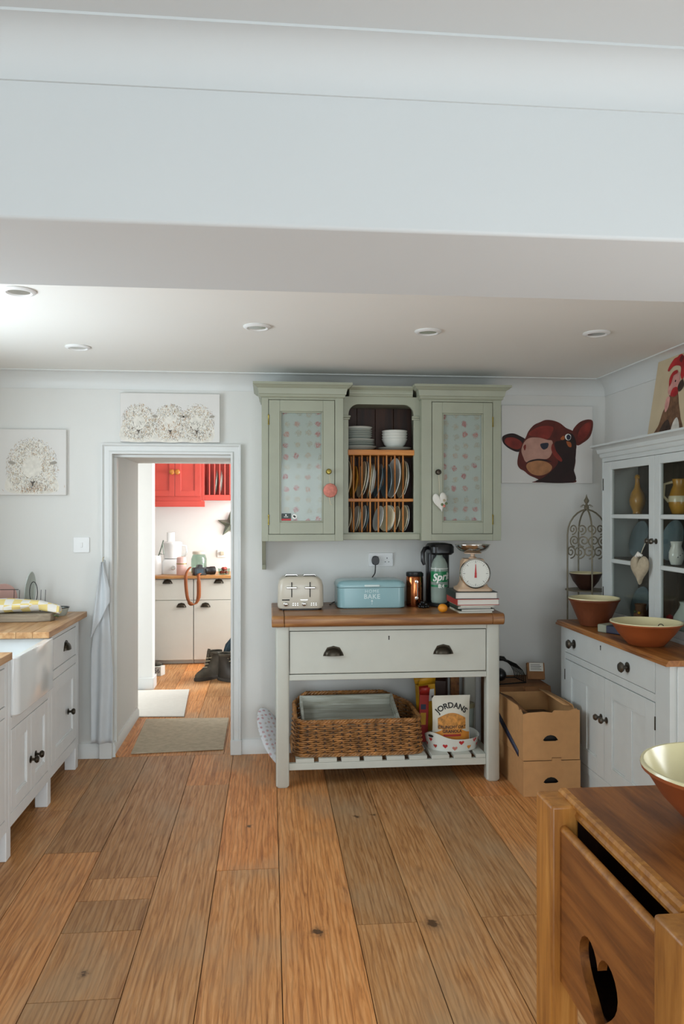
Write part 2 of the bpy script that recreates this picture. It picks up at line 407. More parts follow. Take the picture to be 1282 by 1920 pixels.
def flat2d(name, outer, holes, thick, mapf, mat, parent, bevel=0.0, **kw):
    """A board with holes: outline and holes in 2D, mapf(p, q, t) gives the 3D point, t runs over the thickness."""
    cu = bpy.data.curves.new('tmp', 'CURVE'); cu.dimensions = '2D'; cu.fill_mode = 'BOTH'; cu.extrude = 0.5
    for pl in [outer] + holes:
        sp = cu.splines.new('POLY'); sp.points.add(len(pl) - 1); sp.use_cyclic_u = True
        for q, p in zip(sp.points, pl): q.co = (p[0], p[1], 0, 1)
    to = bpy.data.objects.new('tmp', cu); C.objects.link(to)
    me = bpy.data.meshes.new_from_object(to.evaluated_get(bpy.context.evaluated_depsgraph_get()))
    mb = MB().add([mapf(v.co.x, v.co.y, (v.co.z + 0.5) * thick) for v in me.vertices], [tuple(p.vertices) for p in me.polygons])
    bpy.data.objects.remove(to); bpy.data.curves.remove(cu); bpy.data.meshes.remove(me)
    return build(mb, name, mat, parent, bevel=bevel, **kw)
def text(body, size, mapf, mat, parent, name='lettering', shear=0.0, off=0.0, sx=1.0, space=1.0):
    cu = bpy.data.curves.new('tmp', 'FONT'); cu.body = body; cu.size = size; cu.align_x = 'CENTER'; cu.align_y = 'CENTER'; cu.shear = shear; cu.offset = off; cu.resolution_u = 3; cu.space_character = space
    to = bpy.data.objects.new('tmp', cu); C.objects.link(to)
    me = bpy.data.meshes.new_from_object(to.evaluated_get(bpy.context.evaluated_depsgraph_get()))
    mb = MB().add([mapf(v.co.x * sx, v.co.y) for v in me.vertices], [tuple(p.vertices) for p in me.polygons])
    bpy.data.objects.remove(to); bpy.data.curves.remove(cu); bpy.data.meshes.remove(me)
    return build(mb, name, mat, parent)
def paint(name, pts, mapf, mat, parent, n=6, **kw):
    pl = smooth(pts, n) if n else pts
    return build(MB().add([mapf(*p) for p in pl], [tuple(range(len(pl)))]), name, mat, parent, **kw)

# ------------------------------------------------------------------ hardware
def knob_mb(c, r=0.017, d=0.035, facing='-y'):
    p = [(r * 0.95, 0), (r * 0.95, 0.003), (r * 0.35, 0.006), (r * 0.35, d * 0.45), (r * 0.8, d * 0.55), (r, d * 0.75), (r * 0.75, d * 0.95), (1e-6, d)]
    return MB().lathe([(a, -h) for a, h in p], c, 14, axis='y')
def cup_mb(c, w=0.1, h=0.04, d=0.028):
    def f(u, v):
        t = math.pi * u; ph = math.pi / 2 * v
        return (c[0] - w / 2 * math.cos(t), c[1] - d * math.sin(t) ** 0.7 * math.sin(ph), c[2] - h * 0.4 + h * math.sin(t) ** 0.8 * math.cos(ph) if 0 < u < 1 else c[2] - h * 0.4)
    m = MB().grid(f, 14, 6)
    m.prism([(c[0] + a * w * 0.58, c[2] - h * 0.4 + b * h * 1.15) for a, b in ((-1, -0.05), (-0.92, 0.25), (-0.6, 0.9), (0, 1.08), (0.6, 0.9), (0.92, 0.25), (1, -0.05))], 'y', c[1] - 0.003, c[1])
    return m
def shaker(parent, x0, x1, z0, z1, y, mat, st=0.055, t=0.02, pt=0.008, name='door', rail=None):
    """Framed door, front at local y, with a recessed panel as its part."""
    rail = rail or st
    m = MB().box(x0, x0 + st, y, y + t, z0, z1).box(x1 - st, x1, y, y + t, z0, z1).box(x0 + st, x1 - st, y, y + t, z0, z0 + rail).box(x0 + st, x1 - st, y, y + t, z1 - rail, z1)
    d = build(m, name, mat, parent, bevel=0.0015)
    bx('panel', mat, d, x0 + st, x1 - st, y + pt, y + t - 0.002, z0 + rail, z1 - rail, bevel=0)
    # thin moulding around the panel
    w = 0.007
    build(MB().box(x0 + st, x0 + st + w, y + 0.003, y + pt, z0 + rail, z1 - rail).box(x1 - st - w, x1 - st, y + 0.003, y + pt, z0 + rail, z1 - rail)
          .box(x0 + st + w, x1 - st - w, y + 0.003, y + pt, z0 + rail, z0 + rail + w).box(x0 + st + w, x1 - st - w, y + 0.003, y + pt, z1 - rail - w, z1 - rail), 'moulding', mat, d, bevel=0.001)
    return d

# ================================================================== STRUCTURE
XL, XR, YB, YW = -1.75, 2.17, -2.6, 4.84
DX0, DX1, DZ = -0.955, -0.238, 1.855
PE = 5.76                                    # passage end (thick old wall)
HC, HN, BZ = 2.35, 2.555, 2.15               # kitchen ceiling, near ceiling, beam underside
floor = struct(MB().box(XL - 1.2, XR + 1.2, YB, 8.4, -0.08, -0.016), 'floor', 'dark_wood')
seams = [-1.75, -1.49, -1.235, -0.985, -0.74, -0.457, -0.222, 0.04, 0.315, 0.538, 0.78, 1.06, 1.275, 1.53, 1.78, 2.0, 2.17]
ends = {3: [1.2, 3.5], 4: [2.44, 2.832, 3.058, 3.241], 5: [1.6, 4.3], 6: [0.8, 3.269], 7: [1.5], 8: [2.794, 0.4], 9: [1.2, 4.45], 10: [2.803, 0.9], 11: [1.9, 4.0], 2: [2.2, 4.0], 12: [2.6]}
plank_me = None
def plank(x0, x1, y0, y1):
    global plank_me
    if plank_me is None:
        bm = bmesh.new(); bmesh.ops.create_cube(bm, size=1.0); plank_me = bpy.data.meshes.new('plank'); bm.to_mesh(plank_me); bm.free()
        plank_me.materials.append(MATS['floor_oak'])
    o = bpy.data.objects.new('plank', plank_me); C.objects.link(o); o.parent = floor
    dz = random.uniform(-0.0012, 0.0)
    o.location = ((x0 + x1) / 2, (y0 + y1) / 2, -0.008 + dz); g = 0.003
    o.scale = (x1 - x0 - g, y1 - y0 - g, 0.016)
for i in range(len(seams) - 1):
    es = sorted([-0.5] + ends.get(i, [random.uniform(1, 4)]) + [YW])
    for a, b in zip(es, es[1:]): plank(seams[i], seams[i + 1], a, b)
for i in range(3, 8):                         # boards through the thick doorway, lobby and utility room
    for a, b in ((YW, 6.1 + 0.13 * (i % 3)), (6.1 + 0.13 * (i % 3), 7.4 + 0.1 * (i % 2)), (7.4 + 0.1 * (i % 2), 8.28)):
        plank(seams[i] - 0.06, seams[i + 1] - 0.06, a, b)

wall_back = struct(MB().box(XL - 0.5, DX0, YW, PE, 0, 2.6).box(DX1, XR + 0.5, YW, PE, 0, 2.6).box(DX0, DX1, YW, PE, DZ, 2.6), 'wall_back', 'wall_paint')
struct(MB().box(XR, XR + 0.2, YB, 1.02, 0, 2.6).box(XR, XR + 0.2, 1.72, YW, 0, 2.6).box(XR, XR + 0.2, 1.02, 1.72, 0, 0.15).box(XR, XR + 0.2, 1.02, 1.72, 1.55, 2.6), 'wall_right', 'wall_paint')
struct(MB().box(XL - 0.2, XL, YB, 2.35, 0, 2.6).box(XL - 0.2, XL, 3.85, YW, 0, 2.6).box(XL - 0.2, XL, 2.35, 3.85, 0, 1.05).box(XL - 0.2, XL, 2.35, 3.85, 2.05, 2.6), 'wall_left', 'wall_paint')
struct(MB().box(XL, -1.1, YB - 0.2, YB, 0, 2.6).box(1.5, XR, YB - 0.2, YB, 0, 2.6).box(-1.1, 1.5, YB - 0.2, YB, 2.3, 2.6), 'wall_rear', 'wall_paint')
struct(MB().box(XL, XR, 1.773, 2.293, BZ, 2.6), 'wall_overhead', 'ceiling_paint_dim', bevel=0.008)
struct(MB().box(XL, XR, YB, 1.78, HN, 2.7), 'ceiling_near', 'ceiling_paint_dim')
struct(MB().box(XL, XR, 2.28, YW, HC, 2.6), 'ceiling', 'ceiling_paint_lit')
# window over the sink and glazed garden doors behind the camera (daylight comes in through them)
wn = struct(MB().box(XL - 0.12, XL - 0.06, 2.35, 2.41, 1.05, 2.05).box(XL - 0.12, XL - 0.06, 3.79, 3.85, 1.05, 2.05).box(XL - 0.12, XL - 0.06, 2.41, 3.79, 1.05, 1.11).box(XL - 0.12, XL - 0.06, 2.41, 3.79, 1.99, 2.05).box(XL - 0.11, XL - 0.07, 3.08, 3.12, 1.11, 1.99), 'window_1', 'trim_paint')
struct(MB().box(XL - 0.2, XL + 0.03, 2.32, 3.88, 1.02, 1.05), 'window_sill', 'trim_paint', wn)
struct(MB().box(XR + 0.01, XR + 0.07, 1.02, 1.06, 0.15, 1.55).box(XR + 0.01, XR + 0.07, 1.68, 1.72, 0.15, 1.55).box(XR + 0.01, XR + 0.07, 1.06, 1.68, 0.15, 0.19).box(XR + 0.01, XR + 0.07, 1.06, 1.68, 1.51, 1.55), 'added_window', 'trim_paint')  # made-up window out of view, an opening for the added side fill
wd = MB()
for x in (-1.1, -0.26, 0.6, 1.44): wd.box(x, x + 0.06, YB - 0.1, YB - 0.04, 0.0, 2.3)
for z in (0.0, 1.1, 2.24): wd.box(-1.04, 1.44, YB - 0.1, YB - 0.04, z, z + 0.06)
struct(wd, 'door_2', 'trim_paint')

def cove_poly(q, n=8):                       # quarter-hollow section: (distance from wall, drop from ceiling)
    pts = [(0, 0), (0, q), (0.006, q)]
    for k in range(n + 1):
        a = R(90 * k / n); pts.append((q - (q - 0.012) * math.cos(a) + 0.0 - 0.006 + 0.0, q - 0.006 - (q - 0.012) * math.sin(a)))
    pts += [(q, 0.006), (q, 0)]
    return pts
cp = cove_poly(0.1)
t1 = struct(MB().prism([(1.773 - a, HN - b) for a, b in cp], 'x', XL, XR), 'trim_1', 'ceiling_paint_dim')
t2 = struct(MB().prism([(YW - a, HC - b) for a, b in cp], 'x', XL, XR), 'trim_2', 'trim_paint')
t3 = struct(MB().prism([(XR - a, HC - b) for a, b in cp], 'y', 2.293, YW), 'trim_3', 'trim_paint')
t4 = struct(MB().prism([(XL + a, HC - b) for a, b in cp], 'y', 2.293, YW), 'trim_4', 'trim_paint')
def skirt(axis, a, sgn, s0, s1, h=0.09, t=0.018):
    pl = [(a, 0), (a + sgn * t, 0), (a + sgn * t, h - 0.02), (a + sgn * t * 0.55, h - 0.008), (a + sgn * t * 0.5, h), (a, h)]
    return MB().prism(pl, axis, s0, s1)
struct(skirt('x', YW, -1, -0.17, XR), 'baseboard_back', 'trim_paint')
struct(skirt('x', YW, -1, XL, -1.01), 'baseboard_back_left', 'trim_paint')
struct(skirt('y', XR, -1, 1.72, YW), 'baseboard_right', 'trim_paint')
struct(skirt('y', DX0, 1, YW - 0.0, PE - 0.06), 'baseboard_passage', 'trim_paint')
struct(MB().prism([(DX0 + 0.018, 0), (DX0 + 0.036, 0), (DX0 + 0.018, 0.02)], 'y', YW, PE - 0.06), 'trim_5', 'pine_orange')
# architrave around the doorway
arch = [(0, 0), (0.0, 0.026), (0.010, 0.03), (0.024, 0.03), (0.034, 0.022), (0.052, 0.02), (0.062, 0.012), (0.066, 0.0)]
def architrave(x0, x1, z1, yf, name):
    w = 0.062; m = MB()
    prof = [(0, 0), (0, 0.02), (0.012, 0.024), (0.02, 0.016), (0.045, 0.018), (0.055, 0.03), (w, 0.03), (w, 0)]
    def ring(fn): return [fn(a, b) for a, b in prof]
    rings = [ring(lambda a, b: (x0 - a, yf - b, 0)), ring(lambda a, b: (x0 - a, yf - b, z1 + a)), ring(lambda a, b: (x1 + a, yf - b, z1 + a)), ring(lambda a, b: (x1 + a, yf - b, 0))]
    return struct(m.loft(rings), name, 'trim_paint')
d1 = architrave(DX0, DX1, DZ, YW, 'door_1')
struct(MB().box(DX0 - 0.075, DX0 + 0.002, YW - 0.036, YW, 0, 0.13), 'plinth_block', 'trim_paint', d1, bevel=0.004)
struct(MB().box(DX1 - 0.002, DX1 + 0.068, YW - 0.034, YW, 0, 0.09), 'plinth_block', 'trim_paint', d1, bevel=0.004)
struct(MB().box(DX0, DX0 + 0.016, YW + 0.05, YW + 0.09, 0, DZ - 0.017).box(DX0 + 0.0005, DX1 - 0.0005, YW + 0.05, YW + 0.09, DZ - 0.016, DZ - 0.0005), 'door_stop', 'trim_paint', d1)
# lobby, inner wall and utility room
W2, W2B = 6.66, 6.80
struct(MB().box(-2.2, -0.985, W2, W2B, 0, 2.3).box(-0.05, 1.3, W2, W2B, 0, 2.3).box(-0.985, -0.05, W2, W2B, 2.0, 2.3), 'wall_lobby', 'wall_paint')
struct(MB().box(-2.2, -0.975, W2 - 0.016, W2, 0, 0.10), 'baseboard_lobby', 'trim_paint', bevel=0.004)
struct(MB().box(-0.986, -0.972, W2 - 0.01, W2B + 0.02, 0, 0.10), 'baseboard_lobby_return', 'trim_paint', bevel=0.004)
struct(MB().box(-2.24, 1.34, 8.28, 8.4, 0, 2.4), 'wall_utility', 'wall_paint')
struct(MB().box(-2.4, -2.2, PE, 5.8, 0, 2.4).box(-2.4, -2.2, 6.6, 8.4, 0, 2.4).box(-2.4, -2.2, 5.8, 6.6, 2.05, 2.4).box(-2.4, -2.2, 5.8, 6.6, 0, 0.25), 'wall_utility_left', 'wall_paint')
struct(MB().box(1.3, 1.5, PE, 6.9, 0, 2.4).box(1.3, 1.5, 7.9, 8.4, 0, 2.4).box(1.3, 1.5, 6.9, 7.9, 2.15, 2.4).box(1.3, 1.5, 6.9, 7.9, 0, 1.0), 'wall_utility_right', 'wall_paint')
struct(MB().box(-2.3, 1.4, PE, 8.4, 2.3, 2.42), 'ceiling_utility', 'ceiling_paint_lit')

# downlights in the kitchen ceiling
def downlight(x, y, label):
    t = thing('recessed_downlight', label, 'downlight', (x, y, HC), group='recessed ceiling downlights')
    build(MB().lathe([(0.038, 0), (0.062, 0), (0.064, -0.004), (0.058, -0.009), (0.048, -0.011), (0.040, -0.006)], (x, y, HC), 32, closed=True), 'trim_ring', 'white_plastic', t)
    build(MB().lathe([(0.040, -0.006), (0.036, 0.0), (0.024, -0.003), (0.022, -0.0005), (1e-6, -0.0005)], (x, y, HC - 0.0008), 24), 'lamp_lens', 'steel', t)
downlight(-0.956, 3.07, 'white round recessed downlight closest to the beam, alone over the sink units')
downlight(-0.98, 4.085, 'white round recessed downlight closest to the back wall, left of the doorway')
downlight(-0.056, 3.56, 'white round recessed downlight before the doorway side of the plate cupboard')
downlight(0.741, 3.58, 'white round recessed downlight above the middle of the plate cupboard')
downlight(1.544, 3.54, 'white round recessed downlight beside the wall with the glazed dresser')

# ================================================================== WALL CUPBOARD WITH PLATE RACK
CF = 4.50
cab = thing('wall_cupboard', 'sage green wall cupboard with two fabric-panelled doors and open plate rack between', 'cupboard', (0.665, 4.67, 1.33))
def side_unit(x0, x1, dx0, dx1, gx0, gx1, knob_x, hinge_x, chain):
    z0, z1 = 1.33, 2.165; dz0, dz1 = 1.372, 2.150
    m = MB().box(x0, x1, CF + 0.022, YW, z0, z1)
    m.box(x0, dx0 - 0.003, CF, CF + 0.022, z0, z1).box(dx1 + 0.003, x1, CF, CF + 0.022, z0, z1).box(dx0 - 0.003, dx1 + 0.003, CF, CF + 0.022, z0, dz0 - 0.003).box(dx0 - 0.003, dx1 + 0.003, CF, CF + 0.022, dz1 + 0.003, z1)
    build(m, 'carcass', 'sage_paint', cab, bevel=0.0015)
    # door: frame, mitred bead, fabric behind glass
    gz0, gz1 = 1.440, 2.085; y = CF - 0.002
    d = build(MB().box(dx0, gx0, y, y + 0.02, dz0, dz1).box(gx1, dx1, y, y + 0.02, dz0, dz1).box(gx0, gx1, y, y + 0.02, dz0, gz0).box(gx0, gx1, y, y + 0.02, gz1, dz1), 'door', 'sage_paint', cab, bevel=0.0015)
    w = 0.009
    build(MB().box(gx0, gx0 + w, y + 0.002, y + 0.014, gz0, gz1).box(gx1 - w, gx1, y + 0.002, y + 0.014, gz0, gz1).box(gx0 + w, gx1 - w, y + 0.002, y + 0.014, gz0, gz0 + w).box(gx0 + w, gx1 - w, y + 0.002, y + 0.014, gz1 - w, gz1), 'bead', 'sage_paint', d, bevel=0.003)
    bx('fabric_panel', 'rose_fabric', d, gx0, gx1, y + 0.0155, y + 0.019, gz0, gz1, bevel=0, label='floral rose print fabric panel')
    bx('pane', 'window_glass', d, gx0 + w, gx1 - w, y + 0.0105, y + 0.013, gz0 + w, gz1 - w, bevel=0)
    k = knob_mb((knob_x, y, 1.735), 0.0165, 0.032); build(k, 'knob', 'brass' if knob_x < 0.6 else 'bronze', d)
    for hz in (1.455, 2.035):
        build(MB().lathe([(1e-6, -0.03), (0.004, -0.03), (0.005, -0.022), (0.004, -0.02), (0.004, 0.02), (0.005, 0.022), (0.004, 0.03), (1e-6, 0.03)], (hinge_x, y - 0.001, hz), 8), 'hinge', 'brass', d)
    return d
side_unit(-0.045, 0.430, -0.003, 0.378, 0.060, 0.312, 0.343, -0.005, False)
side_unit(0.893, 1.375, 0.957, 1.321, 1.018, 1.265, 0.990, 1.323, True)
# centre bay, set back
CB = 4.56; ox0, ox1, oz0, oz1 = 0.466, 0.858, 1.378, 2.140
arch_o = [(0.43, 1.345), (0.893, 1.345), (0.893, 2.185), (0.43, 2.185)]
rr_ = 0.06
hole = [(ox0, oz0), (ox1, oz0), (ox1, oz1 - rr_)] + [(ox1 - rr_ + rr_ * math.cos(R(a)), oz1 - rr_ + rr_ * math.sin(R(a))) for a in range(15, 90, 15)] + [(ox1 - rr_, oz1), (ox0 + rr_, oz1)] + [(ox0 + rr_ + rr_ * math.cos(R(a)), oz1 - rr_ + rr_ * math.sin(R(a))) for a in range(105, 180, 15)] + [(ox0, oz1 - rr_)]
flat2d('arched_front', arch_o, [hole], 0.02, lambda p, q, t: (p, CB + t, q), 'sage_paint', cab, bevel=0.002)
for x0, x1 in ((0.43, 0.478), (0.846, 0.893)):
    build(MB().box(x0, x1, CB - 0.012, CB + 0.004, 2.060, 2.072).box(x0, x1 - 0.004 if x0 < 0.5 else x1, CB - 0.007, CB + 0.004, 2.048, 2.060), 'capital', 'sage_paint', cab, bevel=0.003)
build(MB().box(0.43, 0.893, CB + 0.02, YW, 1.345, oz0).box(0.43, 0.893, CB + 0.02, YW, 2.15, 2.185), 'centre_shell', 'sage_paint', cab, bevel=0.001)
build(MB().box(0.43, 0.893, CB - 0.02, CB + 0.01, 1.335, 1.372), 'sill', 'sage_paint', cab, bevel=0.004)
for k in range(4):
    w = (0.893 - 0.43) / 4
    bx('back_board', 'dark_wood', cab, 0.43 + k * w + 0.001, 0.43 + (k + 1) * w - 0.001, YW - 0.02, YW - 0.004, 1.378, 2.15)
bx('rack_shelf', 'pine_orange', cab, 0.431, 0.892, CB + 0.021, YW - 0.021, 1.842, 1.868)
bx('rack_lip', 'pine_orange', cab, ox0 - 0.003, ox1 + 0.003, CB - 0.004, CB + 0.020, 1.838, 1.870)
bx('rack_rail', 'pine_orange', cab, ox0 - 0.003, ox1 + 0.003, CB + 0.022, CB + 0.040, 1.562, 1.580)
bx('rack_rail', 'pine_orange', cab, ox0, ox1, 4.72, 4.738, 1.562, 1.580)
dxs = [0.5005 + 0.0497 * k for k in range(7)]
for x in dxs:
    for yy in (CB + 0.031, 4.729):
        build(MB().lathe([(0.0052, 1.378), (0.0052, 1.841)], (x, yy, 0), 8), 'dowel', 'pine_dowel', cab)
# cornices: stepped ogee run round three sides
def cornice(x0, x1, yf, z0, z1, ov, parent, mat, left=True, right=True, name='cornice'):
    h = z1 - z0
    prof = [(0.004, 0), (0.010, 0.08), (0.010, 0.2), (0.016, 0.24), (0.018, 0.42), (ov * 0.45, 0.62), (ov * 0.8, 0.74), (ov * 0.86, 0.80), (ov, 0.84), (ov, 1.0)]
    rings = []
    for a, b in prof:
        rings.append([(x0 - (a if left else 0), YW, z0 + b * h), (x0 - (a if left else 0), yf - a, z0 + b * h), (x1 + (a if right else 0), yf - a, z0 + b * h), (x1 + (a if right else 0), YW, z0 + b * h)])
    return build(MB().loft(rings), name, mat, parent)
cornice(-0.045, 0.430, CF, 2.165, 2.249, 0.05, cab, 'sage_paint')
cornice(0.893, 1.375, CF, 2.165, 2.249, 0.05, cab, 'sage_paint')
cornice(0.47, 0.85, CB, 2.185, 2.245, 0.035, cab, 'sage_paint', False, False)
build(MB().prism([(YW, 1.33), (4.60, 1.33), (4.66, 1.29), (4.70, 1.22), (4.78, 1.175), (4.79, 1.145), (YW, 1.145)], 'x', -0.045, -0.022), 'bracket', 'sage_paint', cab, bevel=0.002)
# stickers on the left glass
st = build(MB().box(0.070, 0.125, CF + 0.0065, CF + 0.0075, 1.450, 1.492), 'sticker', 'dark_cover', None, loc=(0.0975, CF + 0.007, 1.450), label='small dark rectangular sticker with red band on the left cupboard glass', cat='sticker')
build(MB().box(0.070, 0.125, CF + 0.0060, CF + 0.0066, 1.450, 1.461), 'red_band', 'ink_red', st)
build(MB().lathe([(0.0045, 0), (0.0045, -0.0005)], (0.0955, CF + 0.0065, 1.482), 12, axis='y'), 'emblem', 'ink_white', st)
build(MB().box(0.084, 0.108, CF + 0.0060, CF + 0.0066, 1.4705, 1.4735), 'line', 'ink_white', st)
st = build(MB().lathe([(0.0145, 0), (0.0145, -0.001)], (0.145, CF + 0.0075, 1.474), 20, axis='y'), 'sticker', 'ink_white', None, loc=(0.145, CF + 0.007, 1.4595), label='small round white sticker with black mark on the left cupboard glass', cat='sticker')
build(MB().box(-0.008, 0.008, -0.0018, -0.0012, -0.005, 0.005).xf(Matrix.Translation((0.145, CF + 0.0075, 1.474)) @ Matrix.Rotation(R(35), 4, 'Y')), 'mark', 'ink_black', st)
# hangings on the knobs
def heart2d(w, h, n=30):
    out = []
    for k in range(n):
        t = 2 * math.pi * k / n
        x = 16 * math.sin(t) ** 3; y = 13 * math.cos(t) - 5 * math.cos(2 * t) - 2 * math.cos(3 * t) - math.cos(4 * t)
        out.append((x / 32 * w, (y + 2.5) / 29 * h))
    return out
def puffy(outline, c, d, mapf=None):
    """cushion: outline in x,z about c, thickness d along y"""
    rings = []
    for s_, e in ((0.3, 1.0), (0.7, 0.85), (0.92, 0.5), (1.0, 0.0), (0.92, -0.5), (0.7, -0.85), (0.3, -1.0)):
        rings.append([(c[0] + p * s_, c[1] + e * d / 2, c[2] + q * s_) for p, q in outline])
    return MB().loft(rings)
hh = thing('fabric_heart', 'white cotton heart with rose motif hanging from the right cupboard door knob', 'heart ornament', (0.990, CF - 0.03, 1.50), rz=0)
b = puffy(heart2d(0.085, 0.115), (0, 0, 0), 0.022).xf(Matrix.Rotation(R(-10), 4, 'Y')); build(b.move((0.010, 0, 0.055)), 'heart', 'heart_cotton', hh)
build(MB().tube([(0.0, 0.006, 0.232), (0.004, 0.006, 0.17), (0.006, 0.004, 0.10)], 0.0012, 6), 'string', 'string', hh)
for dx, dz, mt in ((0.030, 0.036, 'pink_fabric'), (0.018, 0.044, 'star_leaf'), (0.042, 0.050, 'star_leaf'), (0.030, 0.068, 'heart_linen')):
    build(MB().sphere((dx, -0.011, dz), 0.0085, 10, sy=0.4), 'embroidered_rose', mt, hh)
hp = thing('fabric_pouch', 'pink embroidered lavender pouch hanging on the left cupboard door', 'ornament', (0.352, CF - 0.02, 1.585), rz=0)
b = puffy([(0.042 * math.cos(R(a)), 0.042 * math.sin(R(a))) for a in range(0, 360, 30)], (0, 0, 0.04), 0.03); build(b, 'pouch', 'pink_fabric', hp)
build(MB().tube([(-0.006, 0.004, 0.135), (-0.004, 0.0, 0.10), (0, 0, 0.078)], 0.0012, 6), 'string', 'string', hp)
build(MB().tube([(-0.006, 0.0, 0.0), (0.0, 0.004, -0.04), (0.010, 0.004, -0.043)], 0.002, 6), 'tassel', 'string', hp)

# crockery
def dish_prof(r, h, foot=0.55, t=0.004):
    return [(1e-6, 0.004), (r * foot * 0.9, 0.003), (r * foot, 0.0), (r * foot + 0.003, 0.003), (r * 0.8, h * 0.45), (r, h), (r - 0.002, h + t * 0.5), (r * 0.8 - 0.004, h * 0.45 + t), (r * foot, t + 0.003), (1e-6, t + 0.003)]
def dish(name, label, cat, grp, r, h, foot, mat, loc, rot=(0, 0, 0), n=36):
    return build(MB().lathe(dish_prof(r, h, foot), n=n), name, mat, None, loc=loc, rot=rot, label=label, cat=cat, group=grp)
z = 1.868
def stack(x, y, items, label, cat, grp, name):
    zz = 1.8685
    for r, h, foot, dz, mt in items:
        dish(name, label, cat, grp, r, h, foot, mt, (x, y, zz)); zz += dz
stack(0.545, 4.70, [(0.108, 0.030, 0.6, 0.029, 'ceramic_grey')], 'wide shallow grey dish under the left stack on the plate rack shelf', 'dish', None, 'serving_dish')
zz = 1.8985
for r, h, dz, mt in ((0.096, 0.016, 0.0125, 'ceramic_grey'), (0.096, 0.016, 0.0125, 'ceramic_grey'), (0.096, 0.016, 0.016, 'ceramic_white')):
    top = mt == 'ceramic_white'
    dish('side_plate', 'white-rimmed side plate under the shallow grey bowls on the rack shelf' if top else 'grey side plate lying on the wide dish on the rack shelf', 'plate', None if top else 'grey side plates stacked on the rack shelf', r, h, 0.62, mt, (0.545, 4.70, zz)); zz += dz
for r, h, dz, mt in ((0.082, 0.022, 0.0125, 'ceramic_grey'),) * 4 + ((0.082, 0.026, 0.02, 'ceramic_white'),):
    top = mt == 'ceramic_white'
    dish('small_bowl', 'white shallow bowl on top of the grey bowls on the rack shelf' if top else 'shallow grey bowl stacked on the side plates on the rack shelf', 'bowl', None if top else 'shallow bowls stacked on the rack shelf', r, h, 0.55, mt, (0.545, 4.70, zz)); zz += dz
dish('dinner_plate', 'wide grey plate under the white bowls on the plate rack shelf', 'plate', None, 0.105, 0.022, 0.6, 'ceramic_grey', (0.765, 4.70, 1.8685))
zz = 1.884
for k in range(4):
    dish('bowl', ('lowest deep white bowl, standing on the wide grey plate on the rack shelf', 'second lowest deep white bowl of the stack on the rack shelf', 'second highest deep white bowl of the stack on the rack shelf', 'topmost deep white bowl of the stack on the rack shelf')[k], 'bowl', 'white bowls stacked on the rack shelf', 0.079, 0.062, 0.45, 'ceramic_white', (0.765, 4.70, zz)); zz += 0.0165
# plates standing in the rack: axis across the rack, a little turned and leaning
def rack_plate(x, r, z0, yaw, mat, lean=0, row='upper'):
    col = {'ceramic_cream': 'cream', 'ceramic_white': 'white', 'ceramic_ochre': 'ochre yellow', 'plate_blue': 'slate blue'}[mat]
    lab = '%s%s plate standing on edge in the %s row of the sage plate rack' % ('' if row == 'upper' else 'small ', col, row)
    dish('rack_plate', lab, 'plate', None if (row, mat) in (('upper', 'ceramic_ochre'), ('lower', 'plate_blue')) else '%s plates in the %s rack row' % (col, row), r, r * 0.16, 0.62, mat, (x, 4.655, z0 + r + 0.001), (0, R(-90 + lean), R(yaw)), 32)
for x, r, yw, mt, ln in ((0.480, .115, 8, 'ceramic_cream', 4), (0.522, .098, 6, 'ceramic_ochre', 7), (0.572, .112, 6, 'ceramic_cream', 9), (0.586, .112, 6, 'ceramic_white', 9), (0.622, .106, -4, 'ceramic_cream', 7), (0.634, .106, -4, 'ceramic_white', 7), (0.672, .105, 4, 'plate_blue', 10), (0.722, .104, 10, 'plate_blue', 4), (0.766, .122, 12, 'ceramic_white', 7), (0.818, .115, 6, 'ceramic_cream', 6), (0.828, .113, 6, 'ceramic_white', 6)):
    rack_plate(x, r, 1.582, yw, mt, ln)
for x, r, yw, mt, ln in ((0.484, .075, 8, 'ceramic_cream', 9), (0.530, .078, 6, 'ceramic_white', 8), (0.540, .078, 6, 'ceramic_cream', 8), (0.576, .080, 6, 'ceramic_white', 9), (0.588, .080, 6, 'plate_blue', 9), (0.668, .078, 14, 'ceramic_white', 12), (0.716, .080, 28, 'ceramic_cream', 8), (0.733, .080, 18, 'ceramic_white', 8), (0.776, .078, 8, 'ceramic_cream', 9), (0.822, .080, 10, 'ceramic_cream', 7), (0.834, .080, 8, 'ceramic_white', 7)):
    rack_plate(x, r, 1.380, yw, mt, ln, 'lower')

# ================================================================== SIDEBOARD
sb = thing('sideboard', 'pale grey painted sideboard with thick wooden top, wide drawer and slatted shelf', 'sideboard', (0.65, 4.48, 0))
for x0, x1 in ((0.035, 0.107), (1.203, 1.277)):
    for y0, y1 in ((4.205, 4.275), (4.70, 4.765)):
        pl = rrect(x0, x1, y0, y1, 0.012, 3)
        rings = [[(p, q, zz_) for p, q in (rrect(x0 + i, x1 - i, y0 + i, y1 - i, 0.012, 3))] for zz_, i in ((0, 0.008), (0.012, 0.0), (0.874, 0.0))]
        build(MB().loft(rings), 'leg', 'grey_paint', sb)
tp = rrect(4.165, 4.805, 0.877, 0.940, 0.022, 5)
build(MB().prism(tp, 'x', 0.082, 1.224), 'top', 'worktop_wood', sb)
build(MB().prism(tp, 'x', 0.012, 0.0805), 'top_end', 'worktop_wood', sb, bevel=0.006)
build(MB().prism(tp, 'x', 1.2255, 1.294), 'top_end', 'worktop_wood', sb, bevel=0.006)
build(MB().box(0.107, 1.203, 4.215, 4.235, 0.852, 0.877).box(0.107, 1.203, 4.212, 4.24, 0.583, 0.614), 'apron', 'grey_paint', sb, bevel=0.002)
